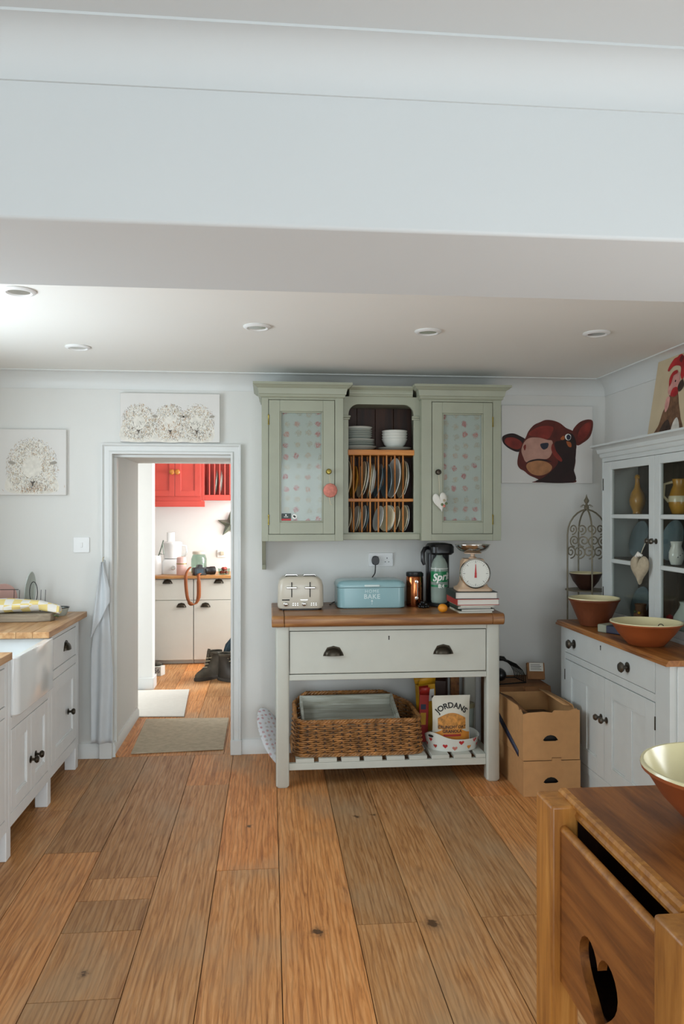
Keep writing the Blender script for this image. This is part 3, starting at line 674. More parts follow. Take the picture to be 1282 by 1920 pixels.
build(MB().box(0.045, 0.065, 4.275, 4.70, 0.583, 0.877).box(1.247, 1.267, 4.275, 4.70, 0.583, 0.877).box(0.107, 1.203, 4.735, 4.755, 0.583, 0.877), 'apron', 'grey_paint', sb, bevel=0.002)
dr = bx('drawer', 'grey_paint', sb, 0.110, 1.200, 4.213, 4.60, 0.618, 0.849, bevel=0.003)
build(cup_mb((0.348, 4.213, 0.733), 0.098, 0.042), 'cup_handle', 'bronze', dr); build(cup_mb((0.958, 4.213, 0.733), 0.098, 0.042), 'cup_handle', 'bronze', dr)
build(MB().box(0.652, 0.657, 4.2115, 4.2135, 0.797, 0.815).lathe([(0.004, 0), (0.004, -0.0015)], (0.6545, 4.2135, 0.815), 10, axis='y'), 'keyhole', 'dark_gap', dr)
build(MB().box(0.107, 1.203, 4.225, 4.250, 0.090, 0.128).box(0.107, 1.203, 4.72, 4.745, 0.090, 0.128).box(0.05, 0.09, 4.275, 4.70, 0.090, 0.128).box(1.22, 1.26, 4.275, 4.70, 0.090, 0.128), 'shelf_rail', 'grey_paint', sb, bevel=0.002)
for k in range(-1, 9):
    x = 0.143 + 0.1255 * k
    x0, x1 = max(x, 0.108), min(x + 0.1, 1.202)
    if x1 - x0 > 0.02: bx('slat', 'grey_paint', sb, x0, x1, 4.225 if 0.107 < x0 else 4.28, 4.745, 0.1285, 0.150)

# ---- wicker basket
bk = thing('wicker_basket', 'brown woven wicker basket with arched back rim on the slatted shelf', 'basket', (0.495, 4.46, 0.150))
BX0, BX1, BY0, BY1 = 0.150, 0.842, 4.275, 4.672
def basket_path(t):
    """rounded rectangle path, t in 0..1 -> x, y, outward normal"""
    r = 0.06; L = [(BX0 + r, BY0, BX1 - r, BY0), (BX1 - r, BY0 + r, 270), (BX1, BY0 + r, BX1, BY1 - r), (BX1 - r, BY1 - r, 0), (BX1 - r, BY1, BX0 + r, BY1), (BX0 + r, BY1 - r, 90), (BX0, BY1 - r, BX0, BY0 + r), (BX0 + r, BY0 + r, 180)]
    lens = [math.hypot(s[2] - s[0], s[3] - s[1]) if len(s) == 4 else r * math.pi / 2 for s in L]
    d = (t % 1.0) * sum(lens)
    for s, l in zip(L, lens):
        if d <= l:
            k = d / l
            if len(s) == 4:
                x, y = s[0] + (s[2] - s[0]) * k, s[1] + (s[3] - s[1]) * k; tx, ty = (s[2] - s[0]) / l, (s[3] - s[1]) / l
                return x, y, ty, -tx
            a = R(s[2] + 90 * k); return s[0] + r * math.cos(a), s[1] + r * math.sin(a), math.cos(a), math.sin(a)
        d -= l
    return BX0 + r, BY0, 0, -1
def basket_h(x, y):                          # rim height: low at the front, rising to the back
    k = min(1, max(0, (y - BY0) / (BY1 - BY0))); e = min(1, max(0, (BX1 - x) / 0.16)); e2 = min(1, max(0, (x - BX0 + 0.03) / 0.1))
    return 0.188 + 0.067 * min(1, k * 1.6) * e * e2
NS = 44
wv = MB(); NSEG = NS * 6
for row in range(15):
    pts = []
    for i in range(NSEG):
        t = i / NSEG; x, y, nx, ny = basket_path(t)
        off = 0.0048 * math.cos(math.pi * (t * NS) + (math.pi if row % 2 else 0)) + 0.005
        fl = 0.012 * (1 - row / 14)
        zz = 0.160 + (basket_h(x, y) - 0.016) * (row + 0.5) / 15 + 0.0016 * math.sin(i * 1.7 + row)
        pts.append((x + nx * (off + fl), y + ny * (off + fl), zz))
    wv.tube(pts, 0.0053, 6, closed=True)
build(wv, 'weave', 'wicker', bk, kind='stuff')
sk = MB()
for s in range(NS):
    x, y, nx, ny = basket_path(s / NS); h = basket_h(x, y)
    sk.tube([(x + nx * 0.017, y + ny * 0.017, 0.153), (x + nx * 0.005, y + ny * 0.005, 0.15 + h)], 0.0045, 6)
build(sk, 'stakes', 'wicker_dark', bk, kind='stuff')
rim = MB()
for ph in (0, 2.09, 4.19):
    for base, rr2, zo in ((0.0, 0.0065, None), (0.014, 0.0055, 0.158)):
        pts = []
        for i in range(260):
            t = i / 260; x, y, nx, ny = basket_path(t); a = t * 2 * math.pi * 34 + ph
            zc = (0.150 + basket_h(x, y)) if zo is None else zo
            o = base + 0.005 + 0.0065 * math.cos(a)
            pts.append((x + nx * o, y + ny * o, zc + 0.0065 * math.sin(a)))
        rim.tube(pts, rr2, 6, closed=True)
build(rim, 'braided_rim', 'wicker', bk, kind='stuff')
bx('base', 'wicker_dark', bk, BX0 + 0.01, BX1 - 0.01, BY0 + 0.01, BY1 - 0.01, 0.153, 0.164)
# ---- painted tray lying in the basket
tr = thing('wooden_tray', 'shallow whitewashed wooden tray propped inside the wicker basket', 'tray', (0.46, 4.47, 0.300), rz=0)
tr.rotation_euler = (R(13), 0, R(1))
bx('tray_base', 'tray_wood', tr, -0.265, 0.265, -0.165, 0.150, 0, 0.01)
for b_ in ((-0.265, 0.265, 0.150, 0.164, 0, 0.072), (-0.265, 0.265, -0.179, -0.165, 0, 0.05)): bx('tray_side', 'tray_wood', tr, *b_)
for x in (-0.279, 0.265):
    flat2d('tray_end', [(-0.179, 0), (0.164, 0), (0.164, 0.072), (0.08, 0.06), (-0.179, 0.05)], [[(-0.05, 0.022), (0.05, 0.022), (0.05, 0.042), (-0.05, 0.042)]], 0.014, lambda p, q, t, x=x: (x + t, p, q), 'tray_wood', tr, bevel=0.001)

# ---- oval tin with hearts and the packets in it
tin = thing('oval_tin', 'white oval tin with red heart print and cut-out handle on the slatted shelf', 'tin', (1.045, 4.37, 0.150))
def ov(s, zz): return [(1.045 + 0.158 * s * math.cos(2 * math.pi * k / 40), 4.375 + 0.112 * s * math.sin(2 * math.pi * k / 40), zz) for k in range(40)]
def tin_h(k): return 0.070 + 0.034 * max(0, math.cos(2 * math.pi * (k - 24) / 40)) ** 6 + 0.02 * max(0, math.cos(2 * math.pi * (k - 4) / 40)) ** 6
r0 = ov(0.90, 0.1505); r1 = [(x, y, 0.150 + tin_h(k)) for k, (x, y, _) in enumerate(ov(1.0, 0))]
r2 = [(x, y, z_) for (x, y, _), (_, _, z_) in zip(ov(0.975, 0), r1)]; r3 = ov(0.88, 0.156)
build(MB().loft([r0, r1, r2, r3]), 'tin_body', 'ceramic_white', tin)
def tin_map(u, v):                           # u angle offset (rad) from front, v height
    a = -math.pi / 2 + u; s = 0.90 + 0.10 * v / 0.08
    return (1.045 + 0.1595 * s * math.cos(a), 4.375 + 0.1135 * s * math.sin(a), 0.150 + v)
for u, v, s, mt in ((-1.05, 0.060, 1, 'ink_red'), (-0.85, 0.026, 1, 'red_cover'), (-0.42, 0.030, 1.1, 'ink_red'), (-0.05, 0.018, 1.15, 'pink_fabric'), (0.2, 0.050, 1.15, 'ink_red'), (0.55, 0.022, 1.1, 'pouch_orange'), (0.82, 0.058, 1.2, 'ink_red'), (1.1, 0.026, 1, 'ink_red'), (1.35, 0.055, 1.1, 'ink_red'), (-1.4, 0.03, 1, 'ink_red')):
    build(MB().add([tin_map(u + p * 7.0, v + q) for p, q in heart2d(0.026 * s, 0.022 * s, 16)], [tuple(range(16))]), 'heart_print', mt, tin)
build(MB().add([tin_map(-1.02 + p * 6.5, 0.082 + q) for p, q in [(0.022 * math.cos(R(a)), 0.008 * math.sin(R(a))) for a in range(0, 360, 24)]], [tuple(range(15))]), 'handle_slot', 'dark_gap', tin)
pk = thing('granola_pouch', 'cream stand-up granola pouch with arched black lettering in the heart tin', 'food pouch', (1.035, 4.355, 0.158), rz=0)
PW, PH = 0.112, 0.292
def pouch_pt(u, v, side):
    x = (u - 0.5) * 2; t = 0.034 * (1 - v) ** 0.7 * (1 - abs(x) ** 3) + 0.010 * math.sin(math.pi * v) * (1 - x * x)
    return (x * PW * (1.0 - 0.05 * math.sin(math.pi * v)), side * t, v * PH)
mb = MB().grid(lambda u, v: pouch_pt(u, v, -1), 16, 16); mb.grid(lambda u, v: pouch_pt(u, v, 1), 16, 16)
build(mb, 'pouch', 'pouch', pk)
def pm(x, zz, e=0.0012):
    u = min(1, max(0, x / (2 * PW) + 0.5)); v = min(1, max(0, zz / PH)); p = pouch_pt(u, v, -1); return (x, p[1] - e, zz)
build(MB().grid(lambda u, v: pm((u - 0.5) * 2 * PW * 0.93, 0.004 + v * (0.10 + 0.02 * math.cos((u - 0.5) * 6)), 0.0008), 16, 10), 'orange_print', 'pouch_orange', pk)
build(MB().grid(lambda u, v: pm((u - 0.5) * 0.16, 0.105 + v * (0.062 + 0.03 * math.sin(math.pi * u)), 0.0012), 14, 8), 'granola_picture', 'granola', pk)
def arc_text(x, y): 
    a = x / 0.115; r = 0.115 + y; return pm(r * math.sin(a), 0.123 + r * math.cos(a), 0.0022)
text('JORDANS', 0.042, arc_text, 'ink_black', pk, off=0.0012, sx=1.05)
text('CRUNCHY OAT', 0.0225, lambda x, y: pm(x, 0.118 + y, 0.0026), 'cereal_dark', pk, off=0.0006)
text('GRANOLA', 0.0235, lambda x, y: pm(x, 0.094 + y, 0.0026), 'cereal_dark', pk, off=0.0006)
build(MB().grid(lambda u, v: pm((u - 0.5) * 0.10, 0.066 + v * 0.012, 0.0022), 6, 2), 'print_band', 'cereal_red', pk)
build(MB().grid(lambda u, v: pm((u - 0.5) * 0.12, 0.040 + v * 0.008, 0.0022), 6, 2), 'print_band', 'cream_cover', pk)
def packet(name, label, x0, x1, y0, y1, z0, z1, mt, tilt, tops=None):
    t = thing(name, label, 'cereal box', ((x0 + x1) / 2, (y0 + y1) / 2, z0), rz=0); t.rotation_euler = tilt
    w, d, h = (x1 - x0) / 2, (y1 - y0) / 2, z1 - z0
    bx('carton', mt, t, -w, w, -d, d, 0, h)
    build(MB().add([(-w, -d, h), (w, -d, h), (w * 0.95, -d - 0.02, h + 0.05), (-w * 0.9, -d - 0.015, h + 0.045)], [(0, 1, 2, 3)]), 'flap', mt, t, solid=0.001)
    fl = MB().add([(-w, d, h), (w, d, h), (w, d + 0.015, h + 0.05), (-w, d + 0.02, h + 0.04)], [(0, 1, 2, 3)])
    build(fl, 'flap', mt, t, solid=0.001)
    return t
c1_ = packet('cereal_box', 'yellow cereal box with open flaps behind the granola pouch', 0.890, 1.0, 4.552, 4.600, 0.1505, 0.47, 'cereal_yellow', (0, R(-3), R(14)))
bx('print', 'ink_white', c1_, -0.045, 0.045, -0.0284, -0.0278, 0.22, 0.29, bevel=0)
packet('cereal_box', 'dark brown cereal box with pointed open flap behind the yellow one', 0.945, 1.06, 4.655, 4.70, 0.1505, 0.47, 'cereal_dark', (0, R(3), R(-6)))
c3_ = packet('cereal_box', 'slim red cereal box standing in front of the yellow one beside the basket', 0.870, 0.925, 4.478, 4.500, 0.1505, 0.425, 'cereal_red', (0, R(2), 0))
bx('print', 'cereal_yellow', c3_, -0.020, 0.012, -0.0116, -0.0111, 0.10, 0.17, bevel=0)
bx('print', 'blue_cover', c3_, -0.020, 0.010, -0.0116, -0.0111, 0.19, 0.22, bevel=0)
tb = thing('plastic_tub', 'translucent plastic tub with olive lid behind the end of the heart tin', 'tub', (1.180, 4.555, 0.1505))
build(MB().lathe([(0.038, 0.1505), (0.044, 0.335), (0.043, 0.335), (0.036, 0.156)], (1.180, 4.555, 0.0), 24), 'tub', 'tub_plastic', tb)
build(MB().lathe([(0.047, 0.330), (0.047, 0.353), (0.040, 0.357), (1e-6, 0.357)], (1.180, 4.555, 0.0), 24), 'lid', 'tub_lid', tb)
wb = build(MB().box(1.05, 1.115, 4.775, 4.795, 0.0, 0.62), 'board', 'dark_wood', None, loc=(1.08, 4.785, 0.0), bevel=0.002, label='narrow dark brown board standing against the wall behind the sideboard', cat='board')
wb2 = build(MB().box(1.135, 1.19, 4.78, 4.80, 0.0, 0.66), 'board', 'dresser_wood', None, loc=(1.16, 4.79, 0.0), bevel=0.002, label='narrow mid brown board standing against the wall behind the sideboard', cat='board')

# ---- oval floral board leaning beside the left legs
ob = build(puffy([(0.085 * math.cos(R(a)), 0.205 * math.sin(R(a))) for a in range(0, 360, 15)], (0, 0, 0), 0.03), 'floral_tray', 'floral_tray', None, loc=(0.020, 4.585, 0.175), rot=(R(-48), R(8), R(30)), label='white oval floral-printed tray leaning against the wall beside the sideboard leg', cat='tray')

# ================================================================== ON THE SIDEBOARD
TZ = 0.9405
ts = thing('toaster', 'cream four-slice toaster with two chrome levers on the sideboard', 'toaster', (0.178, 4.50, TZ), rz=0)
W_, D_, H_ = 0.131, 0.10, 0.190
rings = []
for zz, i in ((0.010, 0.006), (0.02, 0.0), (H_ - 0.050, 0.002), (H_ - 0.022, 0.010), (H_ - 0.006, 0.028), (H_, 0.052)):
    rings.append([(p, q, zz) for p, q in rrect(-W_ + i, W_ - i, -D_ + i * 0.6, D_ - i * 0.6, 0.035, 5)])
build(MB().loft(rings), 'body', 'cream_enamel', ts)
build(MB().prism(rrect(-W_ + 0.012, W_ - 0.012, -D_ + 0.012, D_ - 0.012, 0.03, 4), 'z', 0.0, 0.011), 'foot_plate', 'black_plastic', ts)
for sx in (-1, 1):
    bx('slot', 'dark_gap', ts, sx * 0.052 - 0.036, sx * 0.052 + 0.036, -0.045, -0.02, H_ - 0.004, H_ + 0.0012, bevel=0)
    bx('slot', 'dark_gap', ts, sx * 0.052 - 0.036, sx * 0.052 + 0.036, 0.02, 0.045, H_ - 0.004, H_ + 0.0012, bevel=0)
    build(MB().tube([(sx * 0.052 - 0.036, -0.0325, H_), (sx * 0.052 - 0.03, -0.0325, H_ + 0.007), (sx * 0.052 + 0.03, -0.0325, H_ + 0.007), (sx * 0.052 + 0.036, -0.0325, H_)], 0.002, 6), 'slot_wire', 'steel', ts)
    x = sx * 0.052
    bx('lever_track', 'dark_gap', ts, x - 0.0025, x + 0.0025, -D_ - 0.001, -D_ + 0.004, 0.075, 0.160, bevel=0)
    lv = bx('lever', 'steel', ts, x - 0.031, x + 0.031, -D_ - 0.018, -D_ - 0.002, 0.124, 0.136, bevel=0.004)
    build(MB().lathe([(0.012, 0), (0.012, -0.006), (0.009, -0.008), (1e-6, -0.008)], (x - 0.034 * 1, -D_, 0.036), 16, axis='y'), 'browning_knob', 'steel', ts)
    bx('badge', 'dark_gap' if sx < 0 else 'steel', ts, x - 0.055, x - 0.012, -D_ - 0.0015, -D_ + 0.003, 0.057, 0.063, bevel=0.0008)
    for bxx in (0.008, 0.021, 0.034):
        for bz in (0.030, 0.040): bx('button', 'steel', ts, x + bxx - 0.004, x + bxx + 0.004, -D_ - 0.002, -D_ + 0.002, bz - 0.003, bz + 0.003, bevel=0.0008)

bb = thing('bread_bin', 'aqua blue enamel bread bin with hinged lid and white lettering', 'bread bin', (0.592, 4.58, TZ), rz=0)
W_, D_, H_ = 0.200, 0.130, 0.150
def bin_ring(zz, i): return [(p, q, zz) for p, q in rrect(-W_ + i, W_ - i, -D_ + i, D_ - i, 0.045 - i * 0.3, 6)]
build(MB().loft([bin_ring(0, 0.008), bin_ring(0.006, 0.001), bin_ring(0.119, 0.0)]), 'body', 'aqua_enamel', bb)
build(MB().loft([bin_ring(0.121, -0.002), bin_ring(0.124, -0.003), bin_ring(0.138, -0.002), bin_ring(0.152, 0.008), bin_ring(0.160, 0.028), bin_ring(0.163, 0.06)]), 'lid', 'aqua_enamel', bb)
build(MB().prism(rrect(-0.045, 0.045, 0.126, 0.138, 0.005, 3), 'y', -D_ - 0.012, -D_ + 0.004), 'lid_handle', 'aqua_light', bb, bevel=0.003)
text('HOME', 0.026, lambda x, y: (x, -D_ - 0.0008, 0.099 + y), 'aqua_light', bb, space=1.25)
text('BAKE', 0.038, lambda x, y: (x, -D_ - 0.0008, 0.068 + y), 'aqua_light', bb, off=0.0005, space=1.1)
build(MB().box(-0.0012, 0.0012, -D_ - 0.001, -D_ - 0.0003, 0.022, 0.046).add([(-0.007, -D_ - 0.0008, 0.040), (0.007, -D_ - 0.0008, 0.040), (0, -D_ - 0.0008, 0.052)], [(0, 1, 2)]), 'emblem', 'aqua_light', bb)

def canister(x, y, label, s=1.0):
    t = thing('copper_canister', label, 'canister', (x, y, TZ), rz=0)
    build(MB().lathe([(0.046, 0), (0.048, 0.006), (0.048, 0.17 * s), (0.044, 0.18 * s)], n=28), 'body', 'copper', t)
    build(MB().lathe([(0.047, 0.178 * s), (0.049, 0.182 * s), (0.049, 0.200 * s), (0.044, 0.204 * s), (1e-6, 0.204 * s)], n=28), 'lid', 'black_plastic', t)
    build(MB().tube([(0, -0.049, 0.158 * s), (0.010, -0.053, 0.14 * s), (0.010, -0.053, 0.06 * s), (0, -0.049, 0.045 * s)], 0.0025, 6).lathe([(0.010, 0), (0.010, -0.004), (1e-6, -0.005)], (0.004, -0.047, 0.148 * s), 14, axis='y').lathe([(0.010, 0), (0.010, -0.004), (1e-6, -0.005)], (0.004, -0.047, 0.052 * s), 14, axis='y'), 'clasp', 'steel', t)
canister(0.858, 4.545, 'tall copper storage canister with black lid and clasp next to the bread bin')
canister(0.893, 4.69, 'copper storage canister standing behind, between clasped canister and drinks maker', 0.92)
bd = thing('bead_bundle', 'small black beaded bundle lying before the drinks maker', 'ornament', (0.895, 4.46, TZ), rz=0)
random.seed(3)
for k in range(16):
    a = k * 2.4; r_ = 0.008 * math.sqrt(k)
    build(MB().sphere((r_ * math.cos(a), r_ * math.sin(a), 0.008 + (0.012 if k < 6 else 0) + (0.010 if k < 3 else 0)), 0.0085, 10), 'bead', 'black_plastic', bd)

sm = thing('drinks_maker', 'black carbonated drinks maker with side lever under the wall cupboard', 'drinks maker', (1.022, 4.60, TZ), rz=0)
build(MB().prism(rrect(-0.075, 0.075, -0.125, 0.11, 0.05, 6), 'z', 0.0, 0.016), 'base', 'black_plastic', sm, bevel=0.003)
build(MB().prism(rrect(-0.068, 0.068, 0.005, 0.105, 0.03, 5), 'z', 0.016, 0.345), 'column', 'black_plastic', sm, bevel=0.004)
build(MB().loft([[(p, q, zz) for p, q in rrect(-0.072 + i, 0.072 - i, -0.115 + i, 0.108 - i, 0.045, 5)] for zz, i in ((0.305, 0.012), (0.318, 0), (0.352, 0.0), (0.368, 0.01), (0.372, 0.03))]), 'head', 'black_plastic', sm)
build(MB().tube([(-0.070, -0.02, 0.345), (-0.098, -0.045, 0.342), (-0.112, -0.055, 0.318), (-0.112, -0.058, 0.268), (-0.104, -0.058, 0.245)], [0.011, 0.012, 0.013, 0.013, 0.009], 10), 'lever', 'black_plastic', sm)
bt = thing('drink_bottle', 'clear plastic lemonade bottle with green and white label in the drinks maker', 'bottle', (1.008, 4.535, TZ + 0.0165), rz=0)
BR = 0.051
build(MB().lathe([(1e-6, 0.004), (0.036, 0.0), (0.047, 0.006), (BR, 0.022), (BR, 0.20), (0.046, 0.235), (0.034, 0.262), (0.020, 0.278), (0.018, 0.287)], n=32, cap=False), 'bottle_wall', 'bottle_plastic', bt)
build(MB().lathe([(1e-6, 0.008), (0.034, 0.006), (0.048, 0.022), (0.048, 0.060), (1e-6, 0.060)], n=28), 'water', 'bottle_plastic', bt)
def bl(x, y, e=0.0012): a = x / BR; return ((BR + e) * math.sin(a), -(BR + e) * math.cos(a), y)
build(MB().grid(lambda u, v: bl((u - 0.5) * BR * 6.2, 0.130 + v * 0.062, 0.0008), 40, 1), 'label_band', 'label_green', bt)
build(MB().grid(lambda u, v: bl((u - 0.5) * BR * 6.2, 0.100 + v * 0.012, 0.0008), 40, 1), 'label_stripe', 'label_green', bt)
build(MB().grid(lambda u, v: bl((u - 0.5) * BR * 6.2, 0.206 + v * 0.004, -0.0003), 40, 1), 'label_stripe', 'ink_white', bt)
text('Sprite', 0.060, lambda x, y: bl(x + 0.018, 0.161 + y + 0.12 * x, 0.0018), 'ink_white', bt, off=0.0018, shear=0.2)
text('8:4', 0.030, lambda x, y: bl(x, 0.105 + y, 0.0018), 'ink_white', bt, off=0.001)

# books and kitchen scale
bz = TZ
def book(x0, x1, y0, y1, h, cover, label, group=None, soft=False, rz=0.0, spine_text=None):
    global bz
    t = thing('book', label, 'book', ((x0 + x1) / 2, (y0 + y1) / 2, bz), rz=R(rz), group=group)
    w, d = (x1 - x0) / 2, (y1 - y0) / 2; c = 0.0012 if soft else 0.003
    bx('cover', cover, t, -w, w, -d, d, 0, c, bevel=0); bx('cover', cover, t, -w, w, -d, d, h - c, h, bevel=0)
    bx('spine', cover, t, -w, -w + c, -d, d, c, h - c, bevel=0)
    bx('pages', 'page_white', t, -w + c, w - 0.004, -d + 0.004, d - 0.004, c, h - c, bevel=0)
    bz += h + 0.0003
    return t
book(1.045, 1.235, 4.195, 4.43, 0.010, 'cream_cover', 'thin cream magazine at the bottom of the pile under the scale', soft=True)
book(1.050, 1.240, 4.19, 4.44, 0.012, 'dark_cover', 'thin dark green magazine second from the bottom of the pile', soft=True, rz=2)
book(1.042, 1.232, 4.20, 4.43, 0.011, 'green_cover', 'thin olive magazine in the middle of the pile under the scale', soft=True, rz=-2)
book(1.048, 1.240, 4.19, 4.44, 0.010, 'cream_cover', 'thin cream magazine just under the hardback books', soft=True, rz=1)
b1 = book(1.030, 1.268, 4.185, 4.44, 0.034, 'red_cover', 'thick hardback cookery book with red spine under the top book')
b2 = book(1.026, 1.262, 4.187, 4.45, 0.038, 'dark_cover', 'thick hardback cookery book with black cover on top of the pile', rz=-2)
sc = thing('kitchen_scale', 'retro beige kitchen scale with round dial and steel pan on the books', 'kitchen scale', (1.150, 4.31, bz), rz=R(-4))
build(MB().loft([[(p, q, zz) for p, q in rrect(-0.098 + i, 0.098 - i, -0.085 + i * 0.6, 0.085 - i * 0.6, 0.02, 4)] for zz, i in ((0, 0), (0.012, 0.0), (0.022, 0.018), (0.045, 0.030), (0.16, 0.034), (0.178, 0.045))]), 'body', 'scale_enamel', sc)
dc = (0.0, -0.070, 0.100)
dl = build(MB().lathe([(1e-6, -0.016), (0.076, -0.016), (0.079, -0.020), (0.084, -0.018), (0.084, 0.010), (1e-6, 0.010)], dc, 40, axis='y'), 'dial_rim', 'steel', sc)
build(MB().lathe([(1e-6, -0.0172), (0.0755, -0.0172), (0.0755, -0.0155)], dc, 40, axis='y'), 'dial_face', 'ceramic_white', dl)
tk = MB()
for k in range(40):
    a = 2 * math.pi * k / 40; r0_, r1_ = (0.058 if k % 5 == 0 else 0.065), 0.071
    w_ = 0.0011 if k % 5 == 0 else 0.0006
    ca, sa = math.cos(a), math.sin(a)
    tk.add([(dc[0] + r0_ * sa - w_ * ca, dc[1] - 0.0178, dc[2] + r0_ * ca + w_ * sa), (dc[0] + r0_ * sa + w_ * ca, dc[1] - 0.0178, dc[2] + r0_ * ca - w_ * sa), (dc[0] + r1_ * sa + w_ * ca, dc[1] - 0.0178, dc[2] + r1_ * ca - w_ * sa), (dc[0] + r1_ * sa - w_ * ca, dc[1] - 0.0178, dc[2] + r1_ * ca + w_ * sa)], [(0, 1, 2, 3)])
build(tk, 'dial_marks', 'ink_black', dl, kind='stuff')
build(MB().add([(dc[0] + a, dc[1] - 0.019, dc[2] + b) for a, b in ((-0.007, -0.024), (0.007, -0.024), (0.0015, 0.052), (-0.0015, 0.052))], [(0, 1, 2, 3)]).lathe([(0.006, 0), (0.006, -0.003), (1e-6, -0.003)], (dc[0], dc[1] - 0.018, dc[2]), 14, axis='y'), 'pointer', 'ink_red', dl)
build(MB().lathe([(0.022, 0.176), (0.022, 0.186), (0.012, 0.19), (0.012, 0.205), (0.05, 0.208), (0.05, 0.212), (1e-6, 0.212)], n=20), 'pan_support', 'scale_enamel', sc)
build(MB().lathe([(1e-6, 0.213), (0.045, 0.213), (0.075, 0.224), (0.093, 0.243), (0.098, 0.256), (0.101, 0.257), (0.101, 0.259), (0.096, 0.2585), (0.090, 0.244), (0.072, 0.227), (0.044, 0.2155), (1e-6, 0.2155)], n=40), 'pan', 'steel', sc)
of = thing('clementine', 'small orange clementine at the edge of the sideboard before the bottle', 'fruit', (0.960, 4.235, TZ), rz=0)
build(MB().sphere((0, 0, 0.0245), 0.027, 20, sz=0.9), 'peel', 'orange_fruit', of)
build(MB().lathe([(0.003, 0.047), (0.0035, 0.0495), (1e-6, 0.05)], n=8), 'stem', 'star_leaf', of)

# socket, plug, cable, switch
so = thing('wall_socket', 'white double wall socket above the bread bin', 'socket', (0.70, YW, 1.16))
build(MB().prism(rrect(0.622, 0.777, 1.157, 1.243, 0.006, 3), 'y', YW - 0.010, YW), 'plate', 'white_plastic', so, bevel=0.002)
for cx in (0.662, 0.738):
    for dx_, dz_, w, h in ((0, 0.016, 0.004, 0.009), (-0.011, -0.007, 0.0065, 0.004), (0.011, -0.007, 0.0065, 0.004)):
        bx('pin_hole', 'dark_gap', so, cx + dx_ - w / 2, cx + dx_ + w / 2, YW - 0.0106, YW - 0.008, 1.193 + dz_ - h / 2, 1.193 + dz_ + h / 2, bevel=0)
for cx in (0.690, 0.765): bx('rocker', 'white_plastic', so, cx - 0.006, cx + 0.006, YW - 0.013, YW - 0.009, 1.205, 1.225, bevel=0.001)
pg = thing('plug', 'black plug with short cable in the wall socket', 'plug', (0.662, YW - 0.011, 1.17))
build(MB().prism(smooth([(0.640, 1.205), (0.650, 1.222), (0.674, 1.222), (0.684, 1.205), (0.684, 1.185), (0.674, 1.170), (0.650, 1.170), (0.640, 1.185)], 3), 'y', YW - 0.042, YW - 0.0107), 'plug_body', 'black_plastic', pg, bevel=0.003)
build(MB().tube(smooth([(0.662, YW - 0.026, 1.176), (0.662, YW - 0.028, 1.15), (0.658, YW - 0.028, 1.115), (0.640, YW - 0.03, 1.085), (0.645, YW - 0.06, 1.06), (0.655, YW - 0.07, 1.0), (0.60, YW - 0.08, 0.948), (0.42, YW - 0.07, 0.946), (0.36, 4.62, 0.946)], 5, False), 0.0036, 8), 'cable', 'black_plastic', pg)
sw = thing('light_switch', 'white light switch on the wall left of the doorway', 'light switch', (-1.138, YW, 1.255))
build(MB().prism(rrect(-1.186, -1.091, 1.253, 1.347, 0.006, 3), 'y', YW - 0.009, YW), 'plate', 'white_plastic', sw, bevel=0.002)
bx('rocker', 'white_plastic', sw, -1.146, -1.131, YW - 0.013, YW - 0.008, 1.285, 1.315)

# ================================================================== PICTURES
def canvas(name, label, w, h, mat, loc, rot=(0, 0, 0), t=0.03):
    o = build(MB().box(-w / 2, w / 2, -t / 2, t / 2, 0, h), name, mat, None, loc=loc, rot=rot, label=label, cat='picture', bevel=0.002)
    return o
def cmap(t=0.03, lay=1): return lambda p, q: (p, -t / 2 - 0.0006 * lay, q)
cow = canvas('canvas_picture', 'square canvas painting of a brown cow head on white', 0.60, 0.497, 'canvas_white', (1.772, YW - 0.0155, 1.684))
def cp_(pts): return [((u - 640) / 1015 * 0.60 * 1.0, (1020 - v) / 895 * 0.497) for u, v in pts]   # from the 1282-wide study of the picture
M('cow_chin', 'a8754e', 0.7, var=0.25, vs_=20); M('cow_brown', '5a2117', 0.7, var=0.35, vs_=14); M('cow_dark', '240f0e', 0.7, var=0.3, vs_=12); M('cow_pink', 'b98d7e', 0.7, var=0.12, vs_=18); M('cow_orange', 'a5582c', 0.7, var=0.25, vs_=18); M('cow_red', '7e2a20', 0.7, var=0.35, vs_=16); M('cow_blue', '1c1e33', 0.5)
paint('ear', cp_([(400, 520), (340, 480), (270, 450), (200, 455), (140, 490), (150, 560), (210, 620), (300, 660), (360, 640), (400, 580)]), cmap(lay=1), 'cow_dark', cow)
paint('ear_inner', cp_([(360, 560), (280, 500), (190, 500), (165, 550), (230, 610), (320, 630)]), cmap(lay=2), 'cow_red', cow)
paint('ear', cp_([(920, 420), (960, 350), (1020, 300), (1100, 278), (1150, 300), (1145, 400), (1110, 490), (1040, 550), (975, 580), (930, 520)]), cmap(lay=1), 'cow_brown', cow)
paint('ear_inner', cp_([(975, 500), (1000, 400), (1060, 330), (1125, 310), (1120, 400), (1070, 490), (1000, 540)]), cmap(lay=2), 'cow_red', cow)
paint('head', cp_([(400, 490), (430, 420), (490, 350), (560, 315), (620, 290), (700, 295), (780, 325), (850, 380), (930, 420), (960, 500), (965, 600), (950, 680), (955, 760), (940, 850), (920, 930), (955, 1008), (700, 1008), (470, 1010), (540, 980), (440, 930), (380, 880), (330, 850), (305, 790), (320, 680), (350, 590)]), cmap(lay=3), 'cow_brown', cow)
paint('shadow_side', cp_([(720, 560), (800, 520), (900, 440), (955, 520), (960, 640), (950, 760), (935, 860), (930, 1005), (520, 1005), (600, 950), (700, 860), (760, 760)]), cmap(lay=4), 'cow_dark', cow)
